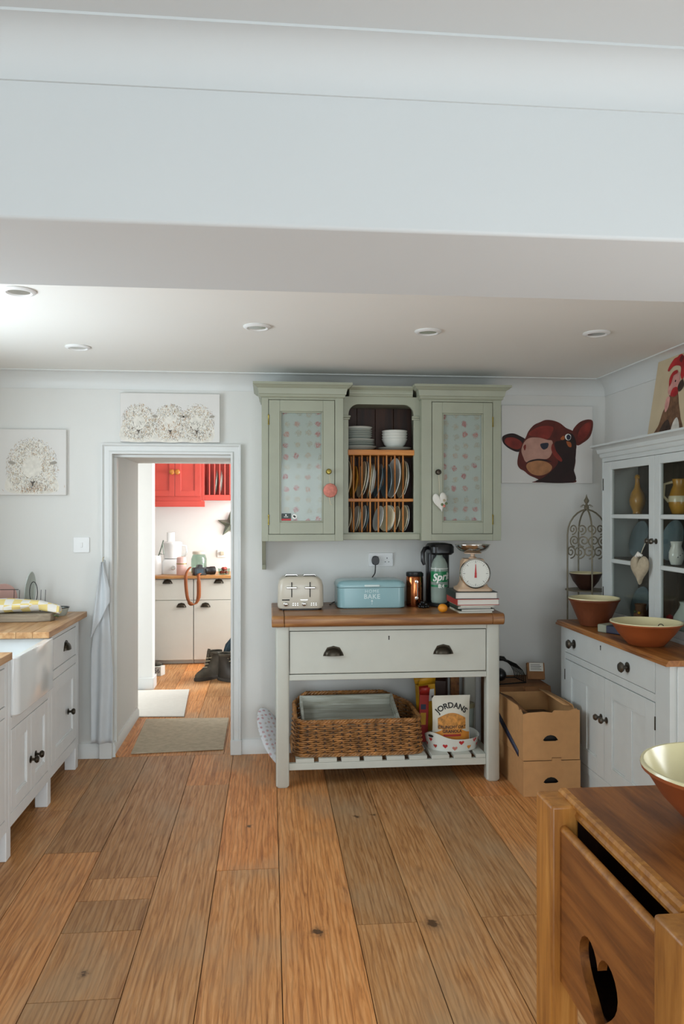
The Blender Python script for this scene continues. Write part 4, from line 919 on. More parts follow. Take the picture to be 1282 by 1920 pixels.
paint('forehead', cp_([(430, 460), (500, 390), (600, 360), (700, 370), (690, 440), (640, 510), (540, 490)]), cmap(lay=4), 'cow_red', cow)
paint('muzzle', cp_([(350, 640), (380, 550), (440, 500), (540, 495), (640, 520), (690, 530), (700, 600), (680, 690), (630, 740), (520, 740), (410, 780), (370, 720)]), cmap(lay=5), 'cow_pink', cow)
paint('cheek', cp_([(700, 560), (730, 640), (800, 740), (785, 770), (710, 700), (680, 620)]), cmap(lay=6), 'cow_red', cow)
paint('nostril', cp_([(560, 570), (610, 555), (650, 560), (640, 610), (600, 632), (570, 610)]), cmap(lay=6), 'cow_blue', cow)
paint('nostril', cp_([(372, 600), (395, 575), (400, 610), (385, 645)]), cmap(lay=6), 'cow_red', cow)
paint('mouth_line', cp_([(400, 790), (440, 760), (520, 742), (620, 748), (690, 775), (620, 765), (520, 760), (440, 778)]), cmap(lay=7), 'cow_dark', cow)
paint('chin', cp_([(405, 810), (460, 765), (550, 758), (640, 780), (690, 830), (660, 890), (570, 930), (480, 920), (420, 870)]), cmap(lay=6), 'cow_chin', cow)
paint('eye', cp_([(835, 470), (865, 448), (900, 465), (895, 510), (865, 522), (840, 505)]), cmap(lay=6), 'ink_white', cow)
paint('pupil', cp_([(850, 480), (870, 455), (897, 475), (890, 510), (862, 515)]), cmap(lay=7), 'cow_blue', cow)
paint('eye_patch', cp_([(785, 500), (820, 470), (830, 510), (800, 520)]), cmap(lay=6), 'cow_orange', cow)
paint('eye_patch', cp_([(850, 535), (900, 550), (905, 600), (870, 590)]), cmap(lay=6), 'cow_orange', cow)

M('fleece_cream', 'dedad0', 0.9, var=0.12, vs_=45); M('wool_grey', 'a29c92', 0.9); M('wool_ochre', 'c4ae86', 0.9); M('wool_rust', 'b5906c', 0.9); M('wool_black', '625d57', 0.9); M('wool_white', 'efeeea', 0.9)
def strokes(parent, name, mat, fn, n, lay, lo=0.006, hi=0.016, w=0.0012):
    mb = MB(); t = 0.03
    for _ in range(n):
        r_ = fn()
        if r_ is None: continue
        x, zq, a = r_; l = random.uniform(lo, hi); ca, sa = math.cos(a), math.sin(a)
        y = -t / 2 - 0.0004 * lay - random.uniform(0, 0.0002)
        mb.add([(x - sa * w, y, zq + ca * w), (x + sa * w, y, zq - ca * w), (x + ca * l + sa * w * 0.3, y, zq + sa * l - ca * w * 0.3), (x + ca * l - sa * w * 0.3, y, zq + sa * l + ca * w * 0.3)], [(0, 1, 2, 3)])
    build(mb, name, mat, parent, kind='stuff')
def sheep_face(parent, cx, cz, s, ear=True):
    """muzzle lines, nose and eyes of one sheep"""
    m = cmap(lay=6)
    def q(pts): return [(cx + p * s, cz + r * s) for p, r in pts]
    paint('nose', q([(-0.012, 0.0), (0, -0.004), (0.012, 0.0), (0.004, -0.014), (0.002, -0.026), (-0.002, -0.026), (-0.004, -0.014)]), m, 'wool_black', parent, n=3)
    if ear:
        for sg in (-1, 1):
            paint('ear', q([(sg * 0.078, 0.085), (sg * 0.092, 0.094), (sg * 0.106, 0.095), (sg * 0.114, 0.088), (sg * 0.102, 0.080), (sg * 0.09, 0.079)]), m, 'wool_grey', parent, n=3)
def wool(cx, cz, rx, rz_, h, w):
    def f():
        a = random.uniform(0, 2 * math.pi); r_ = random.uniform(0.2, 1.0) ** 0.6 * 1.12
        x, zq = cx + rx * r_ * math.cos(a), cz + rz_ * r_ * math.sin(a)
        if not (-w / 2 + 0.015 < x < w / 2 - 0.015 and 0.015 < zq < h - 0.03): return None
        return x, zq, random.gauss(-1.57, 0.7)
    return f
random.seed(11)
s1 = canvas('canvas_picture', 'square canvas painting of one white woolly sheep beside the light switch wall', 0.45, 0.397, 'canvas_white', (-1.448, YW - 0.0155, 1.602))
paint('fleece', [(-0.115, 0.02), (-0.105, 0.15), (-0.075, 0.27), (0.0, 0.325), (0.08, 0.315), (0.135, 0.24), (0.155, 0.14), (0.165, 0.02)], cmap(lay=0.4), 'fleece_cream', s1)
sheep_face(s1, 0.03, 0.085, 1.25)
for mt, n in (('wool_grey', 500), ('wool_ochre', 260), ('wool_white', 420), ('wool_black', 110), ('wool_rust', 130)):
    strokes(s1, 'wool_strokes', mt, wool(0.025, 0.175, 0.135, 0.155, 0.397, 0.45), int(n * 1.4), {'wool_white': 2}.get(mt, 1))
strokes(s1, 'wool_strokes', 'wool_rust', lambda: (0.03 + random.gauss(0, 0.06), random.uniform(0.015, 0.06), random.gauss(1.57, 0.5)), 90, 3)
strokes(s1, 'wool_strokes', 'wool_black', lambda: (0.03 + random.gauss(0, 0.055), random.uniform(0.02, 0.11), random.gauss(1.57, 0.5)), 70, 3)
s2 = canvas('canvas_picture', 'wide canvas painting of three white sheep standing on the door frame', 0.60, 0.298, 'canvas_white', (-0.604, YW - 0.0165, 1.9275))
for cx, ear in ((-0.19, False), (0.0, True), (0.16, True)):
    paint('fleece', [(cx - 0.10, 0.012), (cx - 0.095, 0.12), (cx - 0.05, 0.205), (cx + 0.03, 0.215), (cx + 0.085, 0.15), (cx + 0.095, 0.012)], cmap(lay=0.5 + 1.0 * cx), 'fleece_cream', s2)
    sheep_face(s2, cx, 0.075, 0.95, ear)
    for mt, n in (('wool_grey', 330), ('wool_ochre', 160), ('wool_white', 260), ('wool_black', 90), ('wool_rust', 110)):
        strokes(s2, 'wool_strokes', mt, wool(cx, 0.12, 0.095, 0.105, 0.298, 0.60), int(n * 1.2), {'wool_white': 2}.get(mt, 1))
    strokes(s2, 'wool_strokes', 'wool_rust' if cx == 0.0 else 'wool_black', lambda cx=cx: (cx + random.gauss(0, 0.045), random.uniform(0.02, 0.12), random.gauss(1.57, 0.6)), 70, 3)

rc = canvas('canvas_picture', 'tan canvas painting of a red-combed cockerel leaning on top of the dresser', 0.42, 0.43, 'canvas_tan', (2.075, 3.86, 1.8965), (R(-9), 0, R(-90)))
M('comb_red', 'a5161c', 0.6, var=0.3, vs_=20); M('comb_dark', '5d0d14', 0.6); M('feather_brown', '6a4a33', 0.8, var=0.45, vs_=30); M('feather_dark', '3b2a20', 0.8, var=0.4, vs_=30); M('face_pink', 'c98f86', 0.7, var=0.2, vs_=30); M('feather_white', 'cfc9be', 0.8, var=0.2, vs_=30)
rm = lambda lay: (lambda p, q: (p * 0.42 / 1.0 - 0.21, -0.015 - 0.0006 * lay, q * 0.43))
paint('neck', [(0.18, 0.0), (0.27, 0.16), (0.33, 0.32), (0.42, 0.42), (0.44, 0.56), (0.62, 0.52), (0.70, 0.36), (0.78, 0.2), (0.84, 0.0)], rm(1), 'feather_brown', rc)
paint('breast', [(0.3, 0.0), (0.36, 0.14), (0.48, 0.2), (0.56, 0.12), (0.62, 0.0)], rm(2), 'feather_dark', rc)
paint('breast_white', [(0.60, 0.0), (0.62, 0.14), (0.70, 0.20), (0.78, 0.1), (0.8, 0.0)], rm(2), 'feather_white', rc)
paint('face', [(0.38, 0.56), (0.40, 0.70), (0.48, 0.78), (0.60, 0.76), (0.64, 0.64), (0.58, 0.54), (0.46, 0.50)], rm(3), 'face_pink', rc)
paint('wattle', [(0.38, 0.48), (0.36, 0.38), (0.40, 0.30), (0.46, 0.36), (0.46, 0.48)], rm(4), 'face_pink', rc)
paint('cheek', [(0.46, 0.50), (0.50, 0.58), (0.60, 0.58), (0.64, 0.50), (0.56, 0.47)], rm(4), 'comb_red', rc)
paint('comb_base', [(0.40, 0.62), (0.38, 0.72), (0.44, 0.79), (0.54, 0.80), (0.56, 0.76), (0.47, 0.74), (0.44, 0.66)], rm(5), 'comb_red', rc)
paint('comb', [(0.30, 0.84), (0.34, 0.90), (0.42, 0.96), (0.50, 0.97), (0.54, 0.985), (0.60, 0.985), (0.66, 0.95), (0.76, 0.95), (0.82, 0.86), (0.76, 0.76), (0.70, 0.66), (0.64, 0.72), (0.62, 0.82), (0.52, 0.86), (0.42, 0.86), (0.34, 0.82)], rm(4), 'comb_red', rc)
paint('comb_shade', [(0.56, 0.92), (0.60, 0.97), (0.66, 0.93), (0.62, 0.88)], rm(5), 'comb_dark', rc)
paint('beak', [(0.62, 0.60), (0.70, 0.66), (0.76, 0.58), (0.70, 0.52), (0.64, 0.53)], rm(5), 'feather_dark', rc)
paint('eye', [(0.525, 0.665), (0.54, 0.68), (0.555, 0.665), (0.54, 0.65)], rm(6), 'ink_black', rc)

# ================================================================== LEFT RUN: UNITS, WORKTOPS, SINK
FX = -1.12
def unit(name, label, y0, y1):
    return thing(name, label, 'cabinet', (FX, y0, 0), rz=R(90))
UD = 0.60
fu = unit('base_cabinet', 'pale blue-grey base cabinet with one drawer and door beside the back wall', 4.085, 4.68)
w = 0.60
build(MB().box(0, 0.03, 0.0, UD, 0.13, 0.868).box(w - 0.06, w, 0.0, UD, 0.13, 0.868).box(0.03, w - 0.06, 0.022, UD, 0.13, 0.868).box(0.03, w - 0.06, 0, 0.022, 0.13, 0.185).box(0.03, w - 0.06, 0, 0.022, 0.625, 0.672).box(0.03, w - 0.06, 0, 0.022, 0.838, 0.868), 'carcass', 'unit_paint', fu, bevel=0.0015)
d_ = bx('drawer', 'unit_paint', fu, 0.033, w - 0.063, 0.0, 0.02, 0.675, 0.835, bevel=0.003)
build(cup_mb(((w - 0.03) / 2 + 0.03, 0.0, 0.757), 0.085, 0.042), 'cup_handle', 'bronze', d_)
d_ = shaker(fu, 0.033, w - 0.063, 0.188, 0.622, 0.0, 'unit_paint', 0.07)
build(knob_mb((0.36, 0.0, 0.385), 0.018, 0.04), 'knob', 'bronze', d_)
for y in (0.0, 0.52):
    bx('foot', 'unit_paint', fu, w - 0.065, w - 0.005, y + 0.002, y + 0.065, 0, 0.131, bevel=0.004)
su = unit('sink_cabinet', 'pale blue-grey double-door cabinet under the white farmhouse sink', 3.46, 4.085)
w = 0.625
build(MB().box(0, 0.028, 0, UD, 0.13, 0.868).box(w - 0.028, w, 0, UD, 0.13, 0.868).box(0.028, w - 0.028, 0.022, UD, 0.13, 0.605).box(0.028, w - 0.028, 0, 0.022, 0.13, 0.185).box(0.028, w - 0.028, 0, 0.022, 0.552, 0.605), 'carcass', 'unit_paint', su, bevel=0.0015)
for x0, x1, kx in ((0.031, w / 2 - 0.0015, w / 2 - 0.04), (w / 2 + 0.0015, w - 0.031, w / 2 + 0.04)):
    d_ = shaker(su, x0, x1, 0.188, 0.549, 0.0, 'unit_paint', 0.06)
    build(knob_mb((kx + 0.03, 0, 0.335), 0.018, 0.04), 'knob', 'bronze', d_)
for x in (w - 0.035, -0.03):
    for y in (0.002, 0.52): bx('foot', 'unit_paint', su, x, x + 0.06, y, y + 0.063, 0, 0.1295, bevel=0.004)
nu = unit('base_cabinet', 'pale blue-grey base cabinet on the near side of the farmhouse sink', 2.55, 3.46)
w = 0.905
build(MB().box(0, 0.03, 0, UD, 0.13, 0.868).box(w - 0.04, w, 0, UD, 0.13, 0.868).box(0.03, w - 0.04, 0.022, UD, 0.13, 0.868).box(0.03, w - 0.04, 0, 0.022, 0.13, 0.185).box(0.03, w - 0.04, 0, 0.022, 0.625, 0.672).box(0.03, w - 0.04, 0, 0.022, 0.838, 0.868), 'carcass', 'unit_paint', nu, bevel=0.0015)
for x0, x1 in ((0.033, 0.445), (0.449, w - 0.043)):
    d_ = bx('drawer', 'unit_paint', nu, x0, x1, 0.0, 0.02, 0.675, 0.835, bevel=0.003); build(cup_mb(((x0 + x1) / 2, 0, 0.757), 0.085, 0.042), 'cup_handle', 'bronze', d_)
    d_ = shaker(nu, x0, x1, 0.188, 0.622, 0.0, 'unit_paint', 0.07); build(knob_mb((0.40 if x0 < 0.1 else 0.49, 0, 0.40), 0.018, 0.04), 'knob', 'bronze', d_)
for y in (0.0, 0.52): bx('foot', 'unit_paint', nu, 0.005, 0.065, y + 0.002, y + 0.065, 0, 0.131, bevel=0.004)
sk_ = thing('farmhouse_sink', 'deep white ceramic farmhouse sink set between the wooden worktops', 'sink', (-1.39, 3.77, 0.607))
sy0, sy1, sx0, sx1 = 3.492, 4.053, -1.700, -1.088
def sring(i, zz, r_=0.03): return [(p, q, zz) for p, q in rrect(sx0 + i, sx1 - i, sy0 + i, sy1 - i, max(0.012, r_ - i * 0.2), 5)]
build(MB().loft([sring(0.006, 0.607), sring(0.0, 0.614), sring(0.0, 0.860), sring(0.004, 0.866), sring(0.028, 0.866), sring(0.034, 0.860), sring(0.04, 0.66), sring(0.09, 0.645)]), 'basin', 'sink_ceramic', sk_)
build(MB().lathe([(0.04, 0.6452), (0.04, 0.6475), (0.03, 0.647), (1e-6, 0.6465)], (-1.40, 3.77, 0), 24), 'drain', 'steel', sk_)
def worktop(label, y0, y1):
    t = thing('wooden_worktop', label, 'worktop', ((-1.745 + -1.095) / 2, (y0 + y1) / 2, 0.869), rz=0)
    n = 8; ww = 0.65 / n
    for k in range(n):
        x0 = -0.325 + k * ww
        o = bx('stave', 'counter_wood', t, x0 + 0.0006, x0 + ww - 0.0006, -(y1 - y0) / 2, (y1 - y0) / 2, 0, 0.031, bevel=0.0015)
    return t
worktop('light wooden stave worktop between sink and back wall', 3.985, 4.79)
worktop('light wooden stave worktop on the near side of the sink', 2.5, 3.43)
CZ = 0.9005
# ---- things on the worktop by the back wall
brd = thing('bread_board', 'grey weathered wooden board with shaped end under the yellow checked cloth', 'board', (-1.40, 4.42, CZ), rz=0)
build(MB().prism([(-0.28, -0.075), (0.13, -0.075), (0.205, -0.045), (0.215, 0.0), (0.205, 0.045), (0.13, 0.075), (-0.28, 0.075)], 'z', 0, 0.042), 'plank', 'grey_board', brd, bevel=0.004)
build(MB().tube([(0.200, -0.012, 0.03), (0.225, -0.018, 0.028), (0.235, 0.0, 0.02), (0.222, 0.015, 0.02), (0.200, 0.01, 0.03)], 0.004, 6), 'rope', 'star_leaf', brd)
cl = MB()
def clf(u, v):
    x = -0.22 + 0.46 * u; a = 2 * math.pi * v
    r_ = 0.034 + 0.012 * math.sin(3.1 * u + 1) + 0.004 * math.sin(9 * u + 3 * a)
    zc = 0.072 + 0.018 * u
    if u > 0.78: zc -= (u - 0.78) * 0.16
    return (x, 0.01 + 1.35 * r_ * math.cos(a) + 0.01 * math.sin(7 * u), max(0.043 if u < 0.80 else 0.012, zc + r_ * 0.9 * math.sin(a)))
cl.grid(clf, 28, 18)
cl.add([clf(0, k / 18) for k in range(18)], [tuple(range(18))]); cl.add([clf(1, k / 18) for k in range(18)], [tuple(range(18))])
build(cl, 'folded_cloth', 'check_cloth', None, loc=(-1.40, 4.42, CZ), rot=(0, 0, 0), label='yellow and white checked cloth bundle lying on the grey board', cat='cloth')
rk = thing('plate_rack', 'black wire plate rack with curled dividers on the worktop by the wall', 'plate rack', (-1.42, 4.66, CZ), rz=0)
def oval(cx, cy, rx, rz_, zc, n=24): return [(cx + rx * math.cos(2 * math.pi * k / n), cy, zc + rz_ * math.sin(2 * math.pi * k / n)) for k in range(n)]
build(MB().tube(oval(0.065, -0.05, 0.022, 0.062, 0.135), 0.0022, 6, True), 'wire_loop', 'black_wire', rk)
for cx in (-0.13, 0.065):
    build(MB().tube([(cx - 0.045 + 0.09 * k / 12, -0.05, 0.006 + 0.072 * math.sin(math.pi * k / 12)) for k in range(13)], 0.0025, 6), 'wire_arch', 'black_wire', rk)
for x in (-0.19, -0.155, -0.05, -0.02, 0.10, 0.125): build(MB().tube([(x, -0.045, 0.0), (x + 0.006, -0.045, 0.15)], 0.0015, 6), 'wire_divider', 'black_wire', rk)
for y in (-0.05, 0.05): build(MB().tube([(-0.22, y, 0.004), (0.135, y, 0.004)], 0.003, 6), 'base_wire', 'black_wire', rk)
build(MB().tube([(-0.22, -0.045, 0.152), (-0.02, -0.045, 0.152)], 0.0018, 6), 'top_wire', 'black_wire', rk)
build(MB().lathe([(1e-6, -0.004), (0.05, -0.004), (0.062, 0.004), (0.060, 0.008), (0.048, 0.001), (1e-6, 0.001)], n=30, axis='x', sx=0.7, sy=2.0), 'oval_plate', 'ceramic_grey', None, loc=(-1.392, 4.655, 1.032), rot=(0, R(6), R(-28)), label='grey-blue oval plate standing upright in the wire plate rack', cat='plate')
build(MB().lathe([(1e-6, -0.004), (0.055, -0.004), (0.088, 0.006), (0.086, 0.01), (0.05, 0.001), (1e-6, 0.001)], n=30, axis='x'), 'pink_plate', 'pink_tin', None, loc=(-1.548, 4.66, 0.998), rot=(0, R(8), R(-50)), label='pink patterned round plate standing in the wire plate rack', cat='plate')
rb = thing('red_mug', 'small red enamel mug beside the wire plate rack', 'mug', (-1.60, 4.55, CZ), rz=0)
build(MB().lathe([(1e-6, 0.002), (0.034, 0), (0.036, 0.004), (0.036, 0.078), (0.033, 0.078), (0.033, 0.006), (1e-6, 0.006)], n=24), 'mug_wall', 'red_cover', rb)
build(MB().tube([(0.036, 0, 0.065), (0.058, 0, 0.06), (0.06, 0, 0.03), (0.036, 0, 0.018)], 0.004, 6), 'handle', 'red_cover', rb)
fb = thing('foil_dish', 'small dark-rimmed dish behind the yellow checked cloth', 'dish', (-1.205, 4.62, CZ), rz=0)
build(MB().lathe([(1e-6, 0.002), (0.03, 0), (0.046, 0.045), (0.043, 0.045), (0.028, 0.006), (1e-6, 0.006)], n=24), 'dish_wall', 'ceramic_grey', fb)
build(MB().lathe([(0.042, 0.044), (0.048, 0.044), (0.048, 0.049), (0.042, 0.049)], n=24, closed=True), 'rim', 'black_plastic', fb)

# ---- long cloth hanging on the door frame
ap = thing('hanging_cloth', 'long pale grey linen cloth hanging beside the door frame', 'cloth', (-1.0, 4.785, 0.1), rz=0)
def apf(u, v):
    zz = 1.11 - v * 1.10                     # height over base 0.1
    wl = -0.005 - 0.062 * min(1, v * 2.0) if v < 0.5 else -0.067
    wr = 0.015 + 0.047 * min(1, v * 1.6)
    x = wl + (wr - wl) * u
    y = -0.004 - 0.020 * (0.5 + 0.5 * math.sin(u * 11 + v * 3)) * (0.3 + v) - 0.012 * math.sin(math.pi * u) * (1 if v > 0.02 else 0)
    return (x, y, zz)
build(MB().grid(apf, 26, 40), 'cloth', 'cloth_white', ap, solid=0.002)
def apf2(u, v):
    zz = 1.10 - v * (0.46 - 0.22 * u)
    x = -0.006 - 0.058 * v * (1 - u) + 0.055 * u * min(1, 0.3 + v); 
    return (x, -0.034 - 0.010 * math.sin(u * 9 + 1) - 0.008 * v, zz)
build(MB().grid(apf2, 18, 20), 'folded_corner', 'cloth_white', ap, solid=0.002)
build(MB().tube([(0.0, 0.02, 1.125), (0.0, -0.012, 1.12), (0.002, -0.02, 1.10)], 0.003, 6), 'hanging_loop', 'string', ap)

# ---- two mats through the doorway
mt_ = build(MB().prism([(-0.853, 4.885), (-0.289, 4.925), (-0.292, 5.66), (-0.885, 5.685)], 'z', 0.0005, 0.010), 'door_mat', 'mat_beige', None, loc=(-0.58, 5.28, 0.0005), bevel=0.003, label='beige woven mat lying in the doorway', cat='mat')
mt2 = build(MB().prism([(-1.5, 5.80), (-0.62, 5.735), (-0.67, 6.60), (-1.5, 6.62)], 'z', 0.0005, 0.009), 'door_mat', 'mat_pale', None, loc=(-1.06, 6.2, 0.0005), bevel=0.003, label='pale cream mat in the lobby beyond the beige mat', cat='mat')

# ================================================================== DRESSER (own frame: x along the front from the far end, y into the wall)
DL = 1.23
ds = thing('glazed_dresser', 'grey-blue painted dresser with glazed upper doors and wooden worktop', 'dresser', (1.69, 4.365, 0), rz=R(-90))
DD = 0.472
build(MB().box(0, 0.065, 0, 0.024, 0.10, 0.845).box(1.105, DL, 0, 0.024, 0.10, 0.845).box(0.065, 1.105, 0, 0.024, 0.662, 0.698).box(0.065, 1.105, 0, 0.024, 0.10, 0.138).box(0, 0.018, 0.024, DD, 0.03, 0.845).box(DL - 0.018, DL, 0.024, DD, 0.03, 0.845).box(0.018, DL - 0.018, 0.026, DD, 0.10, 0.843), 'carcass', 'dresser_paint', ds, bevel=0.0015)
bx('plinth', 'dresser_paint', ds, 0.0, DL, 0.004, 0.03, 0.0, 0.10, bevel=0.003)
for k in range(5):
    bx('side_board', 'dresser_paint', ds, DL, DL + 0.008, 0.03 + k * 0.088, 0.03 + (k + 1) * 0.088 - 0.004, 0.03, 0.845, bevel=0.003)
d_ = bx('drawer', 'dresser_paint', ds, 0.068, 1.102, -0.002, 0.02, 0.701, 0.842, bevel=0.002)
for x in (0.20, 0.845): build(knob_mb((x, -0.002, 0.765), 0.026, 0.045), 'knob', 'pewter', d_)
build(MB().lathe([(0.005, 0), (0.005, -0.0015), (1e-6, -0.0015)], (0.545, -0.002, 0.812), 10, axis='y').box(0.542, 0.548, -0.0035, -0.002, 0.792, 0.812), 'keyhole', 'dark_gap', d_)
for x0, x1, kx, hx in ((0.068, 0.583, 0.553, 0.064), (0.587, 1.102, 0.617, 1.106)):
    d_ = shaker(ds, x0, x1, 0.141, 0.659, -0.002, 'dresser_paint', 0.085, name='door')
    xm = (x0 + x1) / 2
    bx('mullion', 'dresser_paint', d_, xm - 0.035, xm + 0.035, 0.0, 0.012, 0.226, 0.574, bevel=0.002)
    build(knob_mb((kx, -0.002, 0.452), 0.017, 0.042), 'knob', 'pewter', d_)
    for hz in (0.23, 0.57): bx('hinge', 'bronze', d_, hx - 0.003, hx + 0.003, -0.004, 0.004, hz - 0.03, hz + 0.03, bevel=0.001)
build(MB().prism([(-0.027, 0.847), (-0.027, 0.856), (-0.020, 0.860), (-0.020, 0.866), (-0.014, 0.872), (DD + 0.005, 0.872), (DD + 0.005, 0.847)], 'x', -0.015, DL + 0.018), 'worktop', 'dresser_wood', ds)
# upper part
UY = 0.252; UZ0, UZ1 = 0.8725, 1.815
build(MB().box(-0.01, 0.012, UY + 0.02, DD, UZ0, UZ1).box(DL - 0.03, DL - 0.008, UY + 0.02, DD, UZ0, UZ1).box(0.012, DL - 0.03, UY + 0.02, DD, UZ1 - 0.02, UZ1).box(-0.01, DL - 0.008, UY, UY + 0.02, 1.790, UZ1).box(-0.01, 0.006, UY, UY + 0.02, UZ0, 1.79).box(DL - 0.022, DL - 0.008, UY, UY + 0.02, UZ0, 1.79).box(0.006, DL - 0.022, UY, UY + 0.02, UZ0, 0.892), 'upper_carcass', 'dresser_paint', ds, bevel=0.0015)
for k in range(8):
    bw = (DL - 0.042) / 8
    bx('back_board', 'dark_interior', ds, 0.012 + k * bw + 0.001, 0.012 + (k + 1) * bw - 0.001, DD - 0.012, DD - 0.002, 0.8725, 1.795)
for zz in (1.222, 1.474): bx('shelf', 'dark_interior', ds, 0.013, DL - 0.031, UY + 0.022, DD - 0.013, zz, zz + 0.016)
def ucorn():
    prof = [(0.004, 0), (0.010, 0.1), (0.012, 0.3), (0.020, 0.36), (0.024, 0.62), (0.045, 0.82), (0.052, 0.86), (0.052, 1.0)]
    z0, h = 1.815, 0.075
    return MB().loft([[(-0.01 - a, DD, z0 + b * h), (-0.01 - a, UY - a, z0 + b * h), (DL - 0.008 + a, UY - a, z0 + b * h), (DL - 0.008 + a, DD, z0 + b * h)] for a, b in prof])
build(ucorn(), 'cornice', 'dresser_paint', ds)
half = (DL - 0.022 + 0.006) / 2
for i, (x0, x1) in enumerate(((0.008, half - 0.001), (half + 0.001, DL - 0.024))):
    g0, g1 = (x0 + 0.10, x1 - 0.055) if i == 0 else (x0 + 0.055, x1 - 0.10)
    z0, z1, p0, p1 = 0.894, 1.788, 0.930, 1.742
    m = MB().box(x0, g0, UY, UY + 0.02, z0, z1).box(g1, x1, UY, UY + 0.02, z0, z1).box(g0, g1, UY, UY + 0.02, z0, p0).box(g0, g1, UY, UY + 0.02, p1, z1)
    d_ = build(m, 'glazed_door', 'dresser_paint', ds, bevel=0.0015)
    for zz in (1.222, 1.476): bx('glazing_bar', 'dresser_paint', d_, g0, g1, UY + 0.001, UY + 0.016, zz - 0.012, zz + 0.012, bevel=0.004)
    for a, b in ((p0, 1.210), (1.234, 1.464), (1.488, p1)): bx('pane', 'window_glass', d_, g0 + 0.0005, g1 - 0.0005, UY + 0.009, UY + 0.011, a, b, bevel=0)
    build(knob_mb((half - 0.02 if i == 0 else half + 0.022, UY, 1.352), 0.015, 0.04), 'knob', 'pewter', d_)
    for hz in (1.03, 1.66): bx('hinge', 'bronze', d_, (x0 if i == 0 else x1) - 0.0035, (x0 if i == 0 else x1) + 0.0035, UY - 0.003, UY + 0.003, hz - 0.035, hz + 0.035, bevel=0.001)
def dw(x, y, z): return (1.69 + y, 4.365 - x, z)                     # dresser frame -> world
# contents
gj = thing('goose_bottle', 'ochre goose-shaped pottery bottle on the top shelf of the dresser', 'bottle', dw(0.19, 0.37, 1.4905), rz=R(-100))
build(MB().lathe([(1e-6, 0), (0.030, 0.0), (0.028, 0.012), (0.046, 0.05), (0.050, 0.08), (0.040, 0.115), (0.020, 0.145), (0.015, 0.17), (0.014, 0.195), (0.018, 0.205), (0.012, 0.218), (1e-6, 0.222)], n=24, sx=1.15, sy=0.85), 'body', 'ceramic_ochre', gj)
build(MB().tube([(0.01, 0, 0.208), (0.03, 0, 0.204), (0.042, 0, 0.198)], [0.009, 0.006, 0.002], 8), 'beak', 'ceramic_ochre', gj)
build(MB().tube([(-0.04, 0, 0.08), (-0.062, 0, 0.10), (-0.07, 0, 0.115)], [0.018, 0.012, 0.003], 8), 'tail', 'ceramic_ochre', gj)
jj = thing('figure_jug', 'mottled orange and cream pottery jug on the top shelf behind the near glazed door', 'jug', dw(0.665, 0.36, 1.4905), rz=R(160))
build(MB().lathe([(1e-6, 0), (0.040, 0), (0.055, 0.04), (0.058, 0.075), (0.045, 0.12), (0.034, 0.145), (0.040, 0.175), (0.036, 0.175), (0.030, 0.147), (1e-6, 0.14)], n=28), 'body', 'ceramic_ochre', jj)
build(MB().tube([(0.038, 0, 0.16), (0.075, 0, 0.15), (0.08, 0, 0.09), (0.055, 0, 0.06)], 0.007, 8), 'handle', 'ceramic_cream', jj)
build(MB().lathe([(0.0585, 0.060), (0.059, 0.075), (0.0565, 0.09)], n=28), 'painted_band', 'ceramic_cream', jj)
def lean_plate(x, z, r, mat, label, ln=14, n=32):
    return build(MB().lathe(dish_prof(r, 0.02, 0.6), n=n), 'display_plate', mat, None, loc=dw(x, DD - 0.05, z + r * math.cos(R(ln)) + 0.004), rot=(0, R(-90 + ln), 0), label=label, cat='plate')
lean_plate(0.135, 1.238, 0.105, 'plate_blue', 'round grey-blue plate leaning on the middle shelf behind the far glazed door')
lean_plate(0.50, 1.238, 0.110, 'plate_blue', 'round grey-blue plate leaning on the middle shelf behind the white jug')
wj = thing('white_jug', 'small white dotted jug on the middle shelf behind the near glazed door', 'jug', dw(0.69, 0.325, 1.2385), rz=0)
build(MB().lathe([(1e-6, 0), (0.026, 0), (0.036, 0.03), (0.036, 0.06), (0.024, 0.092), (0.029, 0.115), (0.026, 0.115), (0.021, 0.093), (1e-6, 0.09)], n=24), 'body', 'ceramic_white', wj)
build(MB().tube([(0, 0.026, 0.105), (0, 0.055, 0.09), (0, 0.035, 0.045)], 0.005, 8), 'handle', 'ceramic_white', wj)
for k in range(10):
    a = k * 2.2; build(MB().sphere((0.0365 * math.cos(a), 0.0365 * math.sin(a), 0.032 + 0.003 * k), 0.003, 6), 'dot', 'blue_cover', wj)
lean_plate(0.15, 0.874, 0.10, 'plate_blue', 'dark floral plate leaning at the bottom behind the far glazed door')
gv = thing('glass_globe', 'round pale glass vase at the bottom behind the near glazed door', 'vase', dw(0.735, 0.355, 0.8735), rz=0)
build(MB().lathe([(1e-6, 0.004), (0.03, 0), (0.055, 0.03), (0.068, 0.07), (0.062, 0.11), (0.038, 0.15), (0.032, 0.17), (0.036, 0.185), (0.033, 0.185), (0.028, 0.17), (0.034, 0.15)], n=28, cap=False), 'globe', 'ceramic_grey', gv)
rv = thing('red_ornament', 'small red pottery ornament beside the glass vase in the dresser', 'ornament', dw(0.635, 0.32, 0.8735), rz=0)
build(MB().lathe([(1e-6, 0), (0.022, 0), (0.016, 0.02), (0.022, 0.05), (0.014, 0.075), (0.018, 0.10), (1e-6, 0.112)], n=18), 'body', 'comb_red', rv)
pf = thing('painted_jug', 'small painted flower jug at the bottom behind the far glazed door', 'jug', dw(0.315, 0.325, 0.8735), rz=0)
build(MB().lathe([(1e-6, 0), (0.026, 0), (0.038, 0.04), (0.034, 0.08), (0.026, 0.105), (0.032, 0.125), (0.028, 0.125), (0.022, 0.105), (1e-6, 0.10)], n=24), 'body', 'feather_brown', pf)
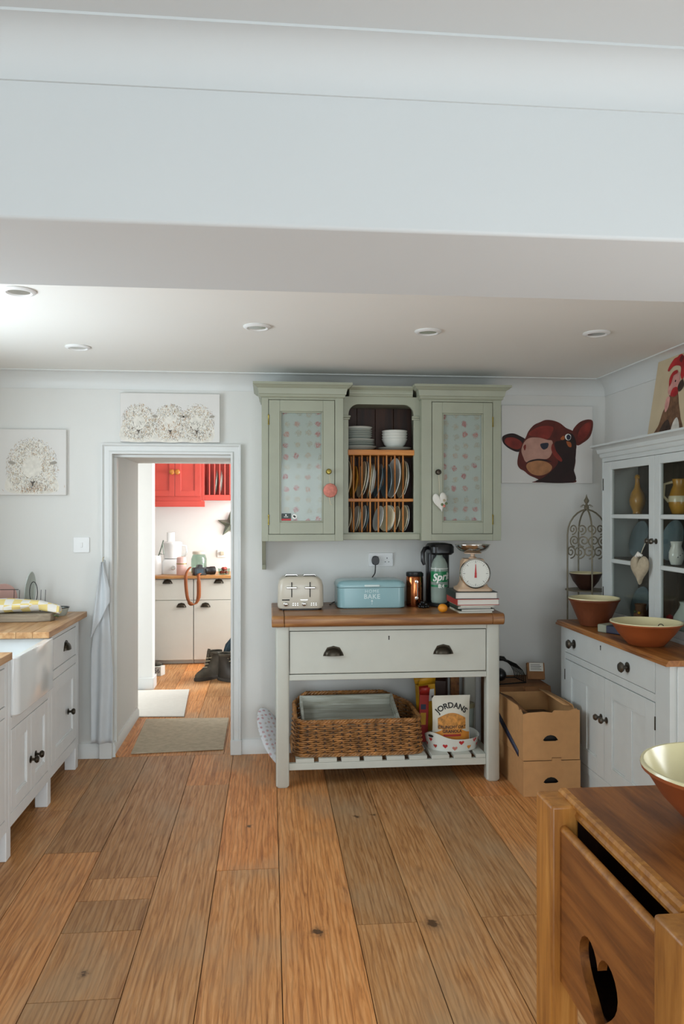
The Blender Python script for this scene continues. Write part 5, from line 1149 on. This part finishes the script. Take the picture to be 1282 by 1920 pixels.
for a, zz, mt in ((-2.6, 0.05, 'comb_red'), (-2.2, 0.08, 'cereal_yellow'), (-2.9, 0.085, 'star_leaf'), (-1.9, 0.045, 'star_leaf')):
    build(MB().sphere((0.035 * math.cos(a), 0.035 * math.sin(a), zz), 0.009, 8, sz=0.9), 'painted_flower', mt, pf)
lh = thing('fabric_heart', 'grey-brown linen heart hanging from the glazed dresser door knob', 'heart ornament', dw(0.545, UY - 0.045, 1.13), rz=R(-70))
b = puffy(heart2d(0.115, 0.15), (0, 0, 0.07), 0.045); build(b, 'heart', 'heart_linen', lh)
build(MB().tube([(0.0, 0.0, 0.135), (0.012, 0.008, 0.18), (0.03, 0.015, 0.225)], 0.0015, 6), 'string', 'string', lh)
build(MB().tube([(-0.02, -0.006, 0.14), (0, -0.012, 0.160), (0.02, -0.006, 0.145)], 0.007, 8).sphere((0, -0.01, 0.15), 0.012, 10), 'bow', 'heart_cotton', lh)
# bowls on the dresser worktop
def bread_bowl(label, x, y, z, r, h, out, foot=0.5, par=None, band=True):
    t = thing('mixing_bowl', label, 'bowl', (x, y, z), rz=0)
    build(MB().lathe([(1e-6, 0.003), (r * foot * 0.9, 0.0), (r * foot, 0.003), (r * 0.78, h * 0.5), (r * 0.95, h * 0.86), (r, h * 0.90), (r * 1.01, h * 0.96)], n=44, cap=False), 'outer_wall', out, t)
    build(MB().lathe([(r * 1.01, h * 0.96), (r * 1.0, h), (r * 0.965, h), (r * 0.93, h * 0.88), (r * 0.75, h * 0.5), (r * foot * 0.9, 0.012), (1e-6, 0.010)], n=44, cap=False), 'glazed_inside', 'bowl_glaze', t)
    return t
bread_bowl('deep terracotta bowl with cream glaze at the far end of the dresser worktop', 1.790, 4.135, 0.8725, 0.137, 0.155, 'terracotta_dark', 0.55)
bb2 = bread_bowl('wide shallow terracotta bowl with cream glaze in the middle of the dresser worktop', 1.772, 3.505, 0.8725, 0.163, 0.112, 'terracotta', 0.5)
kb = thing('key_ring', 'small black key fob resting in the wide terracotta bowl', 'keys', (1.80, 3.42, 0.958), rz=R(-20))
build(MB().tube([(0.012 * math.cos(k), 0, 0.012 + 0.012 * math.sin(k)) for k in [i * math.pi / 6 for i in range(12)]], 0.002, 6, True), 'ring', 'black_wire', kb)
build(MB().prism(rrect(-0.012, 0.012, -0.035, 0.0, 0.006, 3), 'y', -0.004, 0.004), 'fob', 'black_plastic', kb)
gb = thing('gift_packet', 'small dark blue and sage packet lying between the terracotta bowls', 'packet', (1.785, 3.86, 0.8725), rz=R(-62))
bx('packet', 'blue_cover', gb, -0.075, 0.075, -0.045, 0.045, 0, 0.04, bevel=0.006); bx('wrapper_end', 'sage_paint', gb, -0.077, -0.02, -0.047, 0.047, -0.0, 0.042, bevel=0.006)

# ================================================================== WIRE BIRDCAGE STAND IN THE CORNER
cg = thing('wire_plant_stand', 'cream wrought-iron birdcage stand with scrolled top in the corner by the dresser', 'plant stand', (1.955, 4.60, 0))
cx, cy, cr = 1.948, 4.612, 0.125
for a in (184, 262, 356, 90):
    p = lambda r_, zz, a=a: (cx + r_ * math.cos(R(a)), cy + r_ * math.sin(R(a)), zz)
    pts = [p(cr, 0.0), p(cr, 0.5), p(cr, 1.0), p(cr, 1.36)] + [p(cr * math.cos(R(t)) ** 1.1, 1.36 + 0.155 * math.sin(R(t)) ** 1.0) for t in (15, 30, 45, 60, 72, 82)] + [p(0.006, 1.53)]
    build(MB().tube(pts, 0.0052, 8), 'post', 'iron_cream', cg)
build(MB().lathe([(1e-6, 1.515), (0.012, 1.52), (0.016, 1.53), (0.008, 1.545), (0.006, 1.552), (0.014, 1.562), (0.016, 1.572), (0.008, 1.585), (0.003, 1.60), (1e-6, 1.612)], (cx, cy, 0), 14), 'finial', 'iron_cream', cg)
for a in (20, 80, 140, 200, 260, 320):
    build(MB().tube([(cx + r_ * math.cos(R(a)), cy + r_ * math.sin(R(a)), zz) for r_, zz in ((0.004, 1.53), (0.022, 1.545), (0.034, 1.538), (0.038, 1.53))], 0.002, 6), 'leaf', 'iron_cream', cg)
for zz in (0.25, 1.02):
    build(MB().tube([(cx + cr * math.cos(R(t)), cy + cr * math.sin(R(t)), zz) for t in range(0, 360, 15)], 0.0035, 6, True), 'hoop', 'iron_cream', cg)
def scroll(a0, h0, r0, turns, sgn):
    pts = []
    n = 26
    for k in range(n):
        t = k / (n - 1); rr = r0 * (1 - 0.8 * t); an = sgn * turns * 2 * math.pi * t - math.pi / 2
        u = rr * math.cos(an); w_ = rr * math.sin(an)
        aa = R(a0) + u / cr; dome = max(0, h0 + w_ - 1.36); rad = cr * math.cos(min(1.3, dome / 0.17))
        pts.append((cx + rad * math.cos(aa), cy + rad * math.sin(aa), h0 + w_))
    return MB().tube(pts, 0.004, 6)
for a in range(200, 360, 27):
    build(scroll(a, 1.258, 0.040, 1.6, 1), 'scroll', 'iron_cream', cg)
    build(scroll(a + 13, 1.325, 0.036, 1.5, -1), 'scroll', 'iron_cream', cg)
    build(scroll(a + 6, 1.395, 0.032, 1.4, 1), 'scroll', 'iron_cream', cg)
build(MB().lathe([(1e-6, 1.016), (cr - 0.004, 1.016), (cr - 0.004, 1.022), (1e-6, 1.022)], (cx, cy, 0), 30), 'shelf', 'iron_cream', cg)
bread_bowl('dark brown tapered bowl on the shelf of the birdcage stand', cx - 0.005, cy, 1.0225, 0.098, 0.105, 'cereal_dark', 0.4)

# ================================================================== CARDBOARD BOXES
def dhole(cx_, cz_, w, h): return [(cx_ + p * w / 2, cz_ + q * h) for p, q in ((-1, -0.35), (-0.75, 0.05), (-0.45, 0.3), (0.0, 0.42), (0.45, 0.3), (0.75, 0.05), (1, -0.35), (0.7, -0.5), (-0.7, -0.5))]
def crate(label, x0, x1, y0, y1, z0, z1, mat, hole=True, ragged=False, tab=None, open_top=True):
    t = thing('cardboard_box', label, 'box', ((x0 + x1) / 2, (y0 + y1) / 2, z0)); th = 0.005
    top = [(x1, z1), (x0, z1)]
    if ragged: top = [(x1, z1 + 0.004), (x1 - 0.03, z1 + 0.012), (x1 - 0.06, z1 + 0.002), (x1 - 0.14, z1 + 0.006), (x1 - 0.15, z1 - 0.006), (x1 - 0.20, z1), (x0 + 0.03, z1 - 0.004), (x0, z1 - 0.012)]
    if tab: top = [(x1, z1), (x0 + 0.205, z1), (x0 + 0.205, z1 + 0.014), (x0 + 0.155, z1 + 0.014), (x0 + 0.155, z1), (x0, z1)]
    hl = [dhole((x0 + x1) / 2 - 0.005, z0 + (z1 - z0) * 0.46, 0.084, 0.036)] if hole else []
    flat2d('front_panel', ([(x0, z0), (x0 + 0.157, z0), (x0 + 0.157, z0 + 0.013), (x0 + 0.209, z0 + 0.013), (x0 + 0.209, z0), (x1, z0)] if ragged else [(x0, z0), (x1, z0)]) + top, hl, th, lambda p, q, s: (p, y0 + s, q), mat, t)
    bx('back_panel', mat, t, x0, x1, y1 - th, y1, z0, z1, bevel=0)
    side = [(y0 + th + 0.001, z0), (y1 - th, z0), (y1 - th, z1), (y0 + 0.10, z1 + (0.012 if ragged else 0)), (y0 + 0.07, z1 - (0.008 if ragged else 0)), (y0 + 0.045, z1 + (0.004 if ragged else 0)), (y0 + th + 0.001, z1 - (0.014 if ragged else 0))]
    build(MB().prism(side, 'x', x0, x0 + th), 'side_panel', mat, t); build(MB().prism(side, 'x', x1 - th, x1), 'side_panel', mat, t)
    bx('base_panel', mat, t, x0 + th, x1 - th, y0 + th, y1 - th, z0, z0 + th, bevel=0)
    return t
crate('lower cardboard box with half-round hand hole standing on the floor by the dresser', 1.330, 1.640, 3.962, 4.425, 0.0, 0.186, 'cardboard', tab=True)
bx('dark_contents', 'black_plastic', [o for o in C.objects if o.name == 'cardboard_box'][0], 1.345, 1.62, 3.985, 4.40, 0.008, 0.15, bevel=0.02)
cu = crate('upper open cardboard box with torn edge, stacked on the other box by the dresser', 1.327, 1.637, 3.962, 4.425, 0.190, 0.446, 'cardboard', ragged=True)
build(MB().add([(1.333, 4.05, 0.440), (1.333, 4.40, 0.450), (1.40, 4.38, 0.425), (1.40, 4.08, 0.405)], [(0, 1, 2, 3)]), 'flap', 'cardboard_dark', cu, solid=0.003)
build(MB().add([(1.631, 4.05, 0.450), (1.631, 4.40, 0.450), (1.56, 4.38, 0.47), (1.58, 4.05, 0.46)], [(0, 1, 2, 3)]), 'flap', 'cardboard', cu, solid=0.003)
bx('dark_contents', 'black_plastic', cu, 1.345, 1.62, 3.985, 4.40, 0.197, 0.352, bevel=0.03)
build(MB().add([(1.3245, 4.40, 0.345), (1.3245, 4.40, 0.30), (1.3245, 4.03, 0.192), (1.3245, 4.03, 0.225)], [(0, 1, 2, 3)]), 'carry_strap', 'blue_cover', cu, solid=0.003)
cbk = crate('larger brown cardboard box against the wall behind the stacked pair', 1.335, 1.668, 4.475, 4.80, 0.0, 0.462, 'cardboard_dark', hole=False)
build(MB().add([(1.335, 4.478, 0.462), (1.50, 4.478, 0.462), (1.49, 4.446, 0.375), (1.34, 4.446, 0.385)], [(0, 1, 2, 3)]), 'flap', 'cardboard_dark', cbk, solid=0.004)
build(MB().add([(1.505, 4.478, 0.462), (1.668, 4.478, 0.462), (1.665, 4.440, 0.385), (1.535, 4.440, 0.36)], [(0, 1, 2, 3)]), 'flap', 'cardboard_dark', cbk, solid=0.004)
bx('lid_panel', 'cardboard_dark', cbk, 1.34, 1.664, 4.482, 4.795, 0.452, 0.458, bevel=0)
wk = thing('wire_basket', 'black wire basket with curved bars on the brown box behind the sideboard leg', 'wire basket', (1.44, 4.63, 0.4605), rz=R(8))
for k in range(7):
    o = -0.09 + 0.03 * k
    build(MB().tube([(-0.09, o, 0.15)] + [(-0.09 + 0.19 * math.sin(R(t)), o * (1 - 0.2 * t / 90), 0.15 * math.cos(R(t)) + 0.006) for t in (20, 40, 60, 75, 88)], 0.003, 6), 'bar', 'black_wire', wk)
for y in (-0.092, 0.092): build(MB().tube([(-0.09, y, 0.004), (-0.09, y, 0.165)], 0.004, 6), 'upright', 'black_wire', wk)
build(MB().tube([(-0.09, -0.092, 0.165), (-0.03, -0.092, 0.14), (-0.01, 0.0, 0.15), (-0.03, 0.092, 0.14), (-0.09, 0.092, 0.165)], 0.005, 8), 'handle', 'black_wire', wk)
build(MB().tube([(-0.09, -0.092, 0.006), (0.10, -0.075, 0.006), (0.10, 0.075, 0.006), (-0.09, 0.092, 0.006)], 0.004, 6, True), 'base_ring', 'black_wire', wk)
build(MB().sphere((-0.04, 0.0, 0.045), 0.04, 16, sx=1.0, sy=1.4), 'dark_cloth', 'black_plastic', wk)
pl_ = thing('labelled_packet', 'small brown corrugated packet with a white printed label by the dresser end', 'packet', (1.622, 4.62, 0.4605), rz=R(-12))
pl_.rotation_euler = (R(-18), 0, R(-10)); pl_.location = (1.625, 4.60, 0.475)
bx('packet', 'cardboard_dark', pl_, -0.055, 0.05, -0.02, 0.02, 0, 0.10); lb_ = bx('label', 'page_white', pl_, -0.042, 0.042, -0.0212, -0.0202, 0.048, 0.098, bevel=0)
for k in range(4): bx('print_line', 'ink_black', lb_, -0.034, 0.030 - 0.008 * (k % 2), -0.0217, -0.0212, 0.058 + 0.009 * k, 0.0605 + 0.009 * k, bevel=0)

# ================================================================== WOODEN BLOCK TABLE IN THE FOREGROUND
it = thing('wooden_block_table', 'brown wooden kitchen block table with heart cut-out in its side panel', 'table', (0.90, 1.37, 0))
for x0, x1 in ((0.578, 0.636), (1.19, 1.248)):
    for y0, y1 in ((1.545, 1.640), (1.035, 1.122)):
        build(MB().box(x0, x1, y0, y1, 0, 0.893), 'post', 'island_post', it, bevel=0.006, seg=3)
build(MB().box(0.634, 1.186, 1.124, 1.628, 0.864, 0.9005), 'top', 'island_wood', it, bevel=0.002)
build(MB().prism([(0.6335, 0.864), (0.629, 0.866), (0.627, 0.874), (0.631, 0.879), (0.631, 0.884), (0.624, 0.889), (0.623, 0.896), (0.628, 0.9015), (0.640, 0.9015), (0.6335, 0.8985)], 'y', 1.126, 1.626), 'edge_moulding', 'island_post', it)
for b_ in ((1.15, 1.17, 1.14, 1.61, 0.51, 0.864), (0.64, 1.15, 1.59, 1.61, 0.51, 0.864), (0.64, 1.15, 1.14, 1.16, 0.51, 0.864), (0.64, 1.15, 1.16, 1.59, 0.51, 0.53)): bx('inner_board', 'dark_wood', it, *b_)  # dark wood stands in for the shade behind heart and gap
hm = [(1.362 + p, 0.622 + q) for p, q in heart2d(0.165, 0.155, 40)]
pan_o = [(1.1225, 0.535), (1.5445, 0.535), (1.5445, 0.845), (1.1225, 0.845)]
flat2d('side_panel', pan_o, [hm], 0.018, lambda p, q, t: (0.596 + t, p, q), 'island_wood', it)
build(MB().tube([(0.605, 1.1225, 0.845), (0.605, 1.5445, 0.845)], 0.0095, 12), 'panel_lip', 'island_post', it)
bx('stretcher', 'island_wood', it, 0.60, 0.63, 1.122, 1.545, 0.14, 0.20); bx('low_shelf', 'island_wood', it, 0.63, 1.19, 1.06, 1.62, 0.16, 0.18)
bread_bowl('large terracotta bowl with cream glazed inside on the wooden block table', 0.868, 1.385, 0.901, 0.160, 0.118, 'terracotta', 0.45)

# ================================================================== UTILITY ROOM
UF = 7.72
def uunit(x0, x1, label, two):
    t = thing('base_cabinet', label, 'cabinet', ((x0 + x1) / 2, UF, 0))
    build(MB().box(x0, x1, UF + 0.02, 8.27, 0.04, 0.845).box(x0 + 0.0, x1, UF + 0.06, UF + 0.08, 0.0, 0.04), 'carcass', 'utility_paint', t, bevel=0.001)
    d_ = bx('drawer', 'utility_paint', t, x0 + 0.002, x1 - 0.002, UF, UF + 0.019, 0.634, 0.836); build(cup_mb(((x0 + x1) / 2, UF, 0.812), 0.085, 0.036), 'cup_handle', 'bronze', d_)
    d2 = bx('door', 'utility_paint', t, x0 + 0.002, x1 - 0.002, UF, UF + 0.019, 0.045, 0.629)
    hx = x1 - 0.115 if two else x0 + 0.115
    build(cup_mb((hx, UF, 0.578), 0.085, 0.036), 'cup_handle', 'bronze', d2)
uunit(-1.245, -0.747, 'cream slab-front cabinet below the white mixer in the utility room', True)
uunit(-0.743, -0.255, 'cream slab-front cabinet behind the boots in the utility room', False)
ut = build(MB().box(-1.8, 0.8, 7.69, 8.275, 0.846, 0.872), 'wooden_worktop', 'utility_top', None, loc=(-0.5, 7.98, 0.846), bevel=0.003, label='orange-brown wooden worktop in the utility room', cat='worktop')
rcab = thing('wall_cupboard', 'red panelled wall cupboard with two wooden knobs in the utility room', 'cupboard', (-0.95, 8.1, 1.555))
build(MB().box(-1.245, -0.69, 7.985, 8.278, 1.59, 2.28), 'carcass', 'red_paint', rcab, bevel=0.002); bx('pelmet', 'red_paint', rcab, -1.245, -0.655, 7.965, 7.985, 1.552, 1.61)
for x0, x1, kx in ((-1.235, -0.957, -0.982), (-0.953, -0.70, -0.928)):
    d_ = shaker(rcab, x0, x1, 1.66, 2.26, 7.966, 'red_paint', 0.055); build(MB().lathe([(0.010, 0), (0.010, -0.01), (0.026, -0.016), (0.028, -0.028), (0.018, -0.038), (1e-6, -0.04)], (kx, 7.966, 1.905), 16, axis='y'), 'knob', 'pine_orange', d_)
rck = thing('plate_rack_cupboard', 'red painted open plate rack beside the red cupboard', 'plate rack', (-0.5, 8.1, 1.62))
build(MB().box(-0.688, -0.662, 7.985, 8.278, 1.62, 2.28).box(-0.30, -0.275, 7.985, 8.278, 1.62, 2.28).box(-0.662, -0.30, 8.26, 8.278, 1.62, 2.28).box(-0.662, -0.30, 7.985, 8.26, 1.62, 1.675).box(-0.662, -0.30, 7.985, 8.26, 2.24, 2.28), 'carcass', 'red_paint', rck, bevel=0.002)
for k in range(6): build(MB().lathe([(0.007, 1.675), (0.007, 2.24)], (-0.612 + 0.052 * k, 8.0, 0), 8), 'dowel', 'red_paint', rck)
for k, x in enumerate((-0.535, -0.488)):
    build(MB().lathe(dish_prof(0.13, 0.018, 0.62), n=32), 'rack_plate', 'ceramic_grey', None, loc=(x, 8.12, 1.676 + 0.131), rot=(0, R(-86), R(4)), label='pale green-grey plate standing in the red plate rack', cat='plate', group='plates in the red rack')
stt = thing('wall_star', 'weathered green metal star on the utility room wall', 'wall decoration', (-0.41, 8.265, 1.23))
sp_ = []
for k in range(10):
    a = R(90 + 36 * k); r_ = 0.145 if k % 2 == 0 else 0.058
    sp_.append((-0.41 + r_ * math.cos(a), 8.262, 1.37 + r_ * math.sin(a)))
build(MB().add(sp_ + [(-0.41, 8.225, 1.37), (-0.41, 8.275, 1.37)], [(k, (k + 1) % 10, 10) for k in range(10)] + [((k + 1) % 10, k, 11) for k in range(10)]), 'star', 'metal_star', stt, ang=5)
us = thing('wall_socket', 'white wall socket above the jars in the utility room', 'socket', (-0.50, 8.28, 1.02))
build(MB().prism(rrect(-0.55, -0.455, 1.02, 1.105, 0.006, 3), 'y', 8.27, 8.2795), 'plate', 'white_plastic', us, bevel=0.002); bx('plug', 'cream_cover', us, -0.515, -0.475, 8.24, 8.27, 1.045, 1.085, bevel=0.004)
UT = 0.8725
mx = thing('food_processor', 'white food processor with tall feed tube on the utility worktop', 'food processor', (-0.985, 8.02, UT), rz=0)
build(MB().loft([[(p, q, zz) for p, q in rrect(-0.105 + i, 0.105 - i, -0.10 + i, 0.10 - i, 0.04, 4)] for zz, i in ((0, 0), (0.02, -0.002), (0.12, 0.008), (0.15, 0.02))]), 'motor_base', 'white_plastic', mx)
build(MB().lathe([(0.07, 0.15), (0.088, 0.16), (0.094, 0.29), (0.097, 0.295), (0.097, 0.315), (0.08, 0.325), (1e-6, 0.328)], n=28), 'bowl', 'white_plastic', mx)
build(MB().prism(rrect(-0.055, 0.02, -0.03, 0.04, 0.02, 4), 'z', 0.32, 0.42), 'feed_tube', 'white_plastic', mx, bevel=0.003)
build(MB().tube([(0.09, 0, 0.285), (0.135, -0.005, 0.28), (0.145, -0.005, 0.22), (0.13, -0.005, 0.185), (0.088, 0, 0.18)], 0.009, 8), 'handle', 'white_plastic', mx)
build(MB().lathe([(0.022, 0), (0.022, -0.012), (0.018, -0.015), (1e-6, -0.015)], (0.02, -0.1, 0.065), 16, axis='y'), 'dial', 'steel', mx)
kt = thing('jug_kettle', 'white jug kettle with grey handle at the end of the utility worktop', 'kettle', (-1.135, 7.90, UT), rz=0)
build(MB().lathe([(1e-6, 0), (0.06, 0), (0.062, 0.01), (0.052, 0.15), (0.048, 0.185), (0.03, 0.195), (1e-6, 0.2)], n=24), 'body', 'white_plastic', kt)
build(MB().tube([(0.03, -0.02, 0.19), (0.045, -0.025, 0.23), (0.062, -0.03, 0.28), (0.080, -0.03, 0.345)], 0.006, 8).tube([(0.045, -0.025, 0.21), (0.085, -0.03, 0.20), (0.072, -0.03, 0.30)], 0.005, 8), 'handle', 'metal_star', kt)
ptn = thing('pink_canister', 'pale pink canister with a band on the utility worktop', 'canister', (-0.872, 7.83, UT), rz=0)
build(MB().lathe([(1e-6, 0), (0.048, 0), (0.05, 0.004), (0.05, 0.11)], n=26), 'body', 'pink_tin', ptn); build(MB().lathe([(0.0515, 0.108), (0.0515, 0.116), (0.05, 0.116)], n=26), 'band', 'brass', ptn); build(MB().lathe([(0.050, 0.116), (0.047, 0.175), (0.03, 0.182), (1e-6, 0.182)], n=26), 'lid', 'pink_tin', ptn)
gjr = thing('glass_jar', 'large glass storage jar with cream lid on the utility worktop', 'jar', (-0.715, 7.98, UT), rz=0)
build(MB().lathe([(1e-6, 0.002), (0.075, 0), (0.08, 0.008), (0.08, 0.15), (0.065, 0.19), (0.058, 0.2), (0.056, 0.2), (0.062, 0.188), (0.077, 0.148), (0.077, 0.012), (1e-6, 0.008)], n=28), 'jar_glass', 'clear_glass', gjr)
build(MB().lathe([(0.064, 0.198), (0.066, 0.202), (0.066, 0.222), (0.06, 0.228), (1e-6, 0.229)], n=28), 'lid', 'cream_enamel', gjr)
build(MB().lathe([(1e-6, 0.0125), (0.075, 0.0125), (0.075, 0.055), (1e-6, 0.06)], n=24), 'contents', 'ceramic_cream', gjr)
cm = thing('camera', 'dark camera with lens and tan leather strap hanging over the utility worktop', 'camera', (-0.690, 7.775, UT), rz=R(28))
build(MB().prism([(-0.065, 0), (0.065, 0), (0.065, 0.075), (0.028, 0.080), (0.018, 0.105), (-0.018, 0.105), (-0.028, 0.080), (-0.065, 0.078)], 'y', -0.025, 0.03), 'body', 'black_plastic', cm, bevel=0.005)
build(MB().lathe([(0.038, 0), (0.038, 0.05), (0.041, 0.055), (0.041, 0.10), (0.034, 0.10), (0.03, 0.09), (1e-6, 0.085)], (0.058, 0.0, 0.042), 22, axis='x'), 'lens', 'black_plastic', cm)
build(MB().prism([(-0.04, 0.02), (0.03, 0.02), (0.03, 0.062), (-0.04, 0.062)], 'y', -0.0265, -0.0255), 'screen', 'denim', cm)
cs = [(-0.775, 7.775, 0.955), (-0.795, 7.745, 0.935), (-0.81, 7.70, 0.90), (-0.815, 7.672, 0.85), (-0.81, 7.670, 0.75), (-0.795, 7.672, 0.65), (-0.76, 7.674, 0.595), (-0.72, 7.676, 0.60), (-0.692, 7.674, 0.66), (-0.688, 7.672, 0.76), (-0.690, 7.672, 0.85), (-0.692, 7.69, 0.885), (-0.68, 7.73, 0.895)]
cs = smooth(cs, 5, False)
sm_ = MB(); n_ = len(cs); vv = []
rzc = Matrix.Rotation(R(-28), 4, 'Z')
for i, p in enumerate(cs):
    w_ = 0.021 if i > n_ * 0.45 else 0.017
    for s_, y_ in ((-1, 0), (1, 0)):
        q = Vector((p[0] + s_ * w_ * (0.95 if 0.2 < i / n_ < 0.8 else 0.7), p[1] - 0.004 * s_, p[2] + (0.008 * s_ if i / n_ > 0.45 and i / n_ < 0.65 else 0))) - Vector((-0.690, 7.775, UT))
        vv.append(tuple(rzc @ q))
sm_.add(vv, [(2 * i, 2 * i + 1, 2 * i + 3, 2 * i + 2) for i in range(n_ - 1)])
build(sm_, 'strap', 'leather', cm, solid=0.003, label='tan leather strap')
tj = thing('tomato_tub', 'clear tub of red tomatoes at the end of the utility worktop', 'tub', (-0.455, 7.86, UT), rz=0)
build(MB().lathe([(1e-6, 0.001), (0.055, 0), (0.062, 0.06), (0.060, 0.06), (0.053, 0.003), (1e-6, 0.003)], n=24), 'tub', 'clear_glass', tj)
for k in range(7):
    a = k * 2.4; r_ = 0.012 * math.sqrt(k) * 1.1; build(MB().sphere((r_ * math.cos(a), r_ * math.sin(a), 0.022 + (0.034 if k < 4 else 0)), 0.018, 12), 'tomato', 'red_cover', tj)
# boots
def boot(label, x, y, rz_, leather):
    t = thing('walking_boot', label, 'boot', (x, y, 0), rz=rz_)
    def ring(cx_, a, b, zz, n=22, toe=1.0): return [(cx_ + a * math.cos(2 * math.pi * k / n), b * math.sin(2 * math.pi * k / n) * (1.0 + 0.12 * math.cos(2 * math.pi * k / n)), zz) for k in range(n)]
    build(MB().loft([ring(0, 0.148, 0.054, 0.0), ring(0, 0.152, 0.056, 0.010), ring(0, 0.150, 0.055, 0.028)]), 'sole', 'rubber', t, bevel=0.002)
    build(MB().loft([ring(0, 0.142, 0.050, 0.029), ring(-0.002, 0.142, 0.051, 0.050), ring(-0.012, 0.128, 0.048, 0.072), ring(-0.035, 0.102, 0.045, 0.095), ring(-0.055, 0.080, 0.043, 0.125), ring(-0.064, 0.068, 0.042, 0.16), ring(-0.068, 0.066, 0.045, 0.205), ring(-0.070, 0.070, 0.049, 0.235), ring(-0.070, 0.058, 0.040, 0.235), ring(-0.068, 0.050, 0.033, 0.16)]), 'upper', leather, t)
    build(MB().loft([ring(-0.070, 0.073, 0.052, 0.222), ring(-0.070, 0.077, 0.055, 0.236), ring(-0.070, 0.073, 0.051, 0.248), ring(-0.070, 0.060, 0.040, 0.242)], False), 'collar', 'boot_suede', t)
    build(MB().loft([[(-0.045 + 0.075, -0.018, 0.10), (0.03, 0.018, 0.10), (0.03, 0.018, 0.104), (0.03, -0.018, 0.104)], [(0.0, -0.02, 0.25), (0.0, 0.02, 0.25), (-0.008, 0.02, 0.27), (-0.008, -0.02, 0.27)]]), 'tongue', 'boot_suede', t)
    for k in range(5):
        zz = 0.105 + 0.026 * k; xx = 0.060 - 0.015 * k
        build(MB().tube([(xx - 0.022, -0.034, zz - 0.004), (xx + 0.006, 0, zz + 0.008), (xx - 0.022, 0.034, zz + 0.012)], 0.0028, 6), 'lace', 'string', t)
boot('dark scuffed walking boot with pale laces, further from the lobby wall', -0.545, 7.03, R(-140), 'boot_suede')
boot('black leather walking boot with pale sole in front of the dark blue bag', -0.332, 6.92, R(-30), 'boot_leather')
bgm = thing('cloth_bag', 'dark blue cloth bag slumped behind the boots', 'bag', (-0.285, 7.16, 0), rz=0)
def bagr(s, zz, dx=0): return [(dx + 0.13 * s * math.cos(2 * math.pi * k / 20) * (1 + 0.08 * math.sin(3 * k)), 0.10 * s * math.sin(2 * math.pi * k / 20) * (1 + 0.06 * math.cos(5 * k)), zz + 0.008 * math.sin(2.3 * k)) for k in range(20)]
build(MB().loft([bagr(0.95, 0.01), bagr(1.08, 0.08), bagr(1.0, 0.2), bagr(0.75, 0.32, 0.02), bagr(0.45, 0.42, 0.04), bagr(0.25, 0.47, 0.05)]), 'bag_body', 'denim', bgm)
build(MB().tube([(-0.13, -0.09, 0.20), (-0.10, -0.10, 0.30), (-0.03, -0.08, 0.38), (0.03, -0.04, 0.46)], 0.012, 8), 'strap', 'denim', bgm)
nb = thing('small_carton', 'small white carton with blue print on the utility floor by the door frame', 'carton', (-1.03, 7.25, 0), rz=R(-20))
bx('carton', 'page_white', nb, -0.06, 0.06, -0.04, 0.04, 0, 0.085); text('56', 0.06, lambda x, y: (x + 0.02, -0.0408, 0.045 + y), 'blue_cover', nb); build(MB().sphere((0, 0, 0.10), 0.05, 10, sy=0.7, sz=0.4), 'dark_cloth', 'boot_suede', nb)
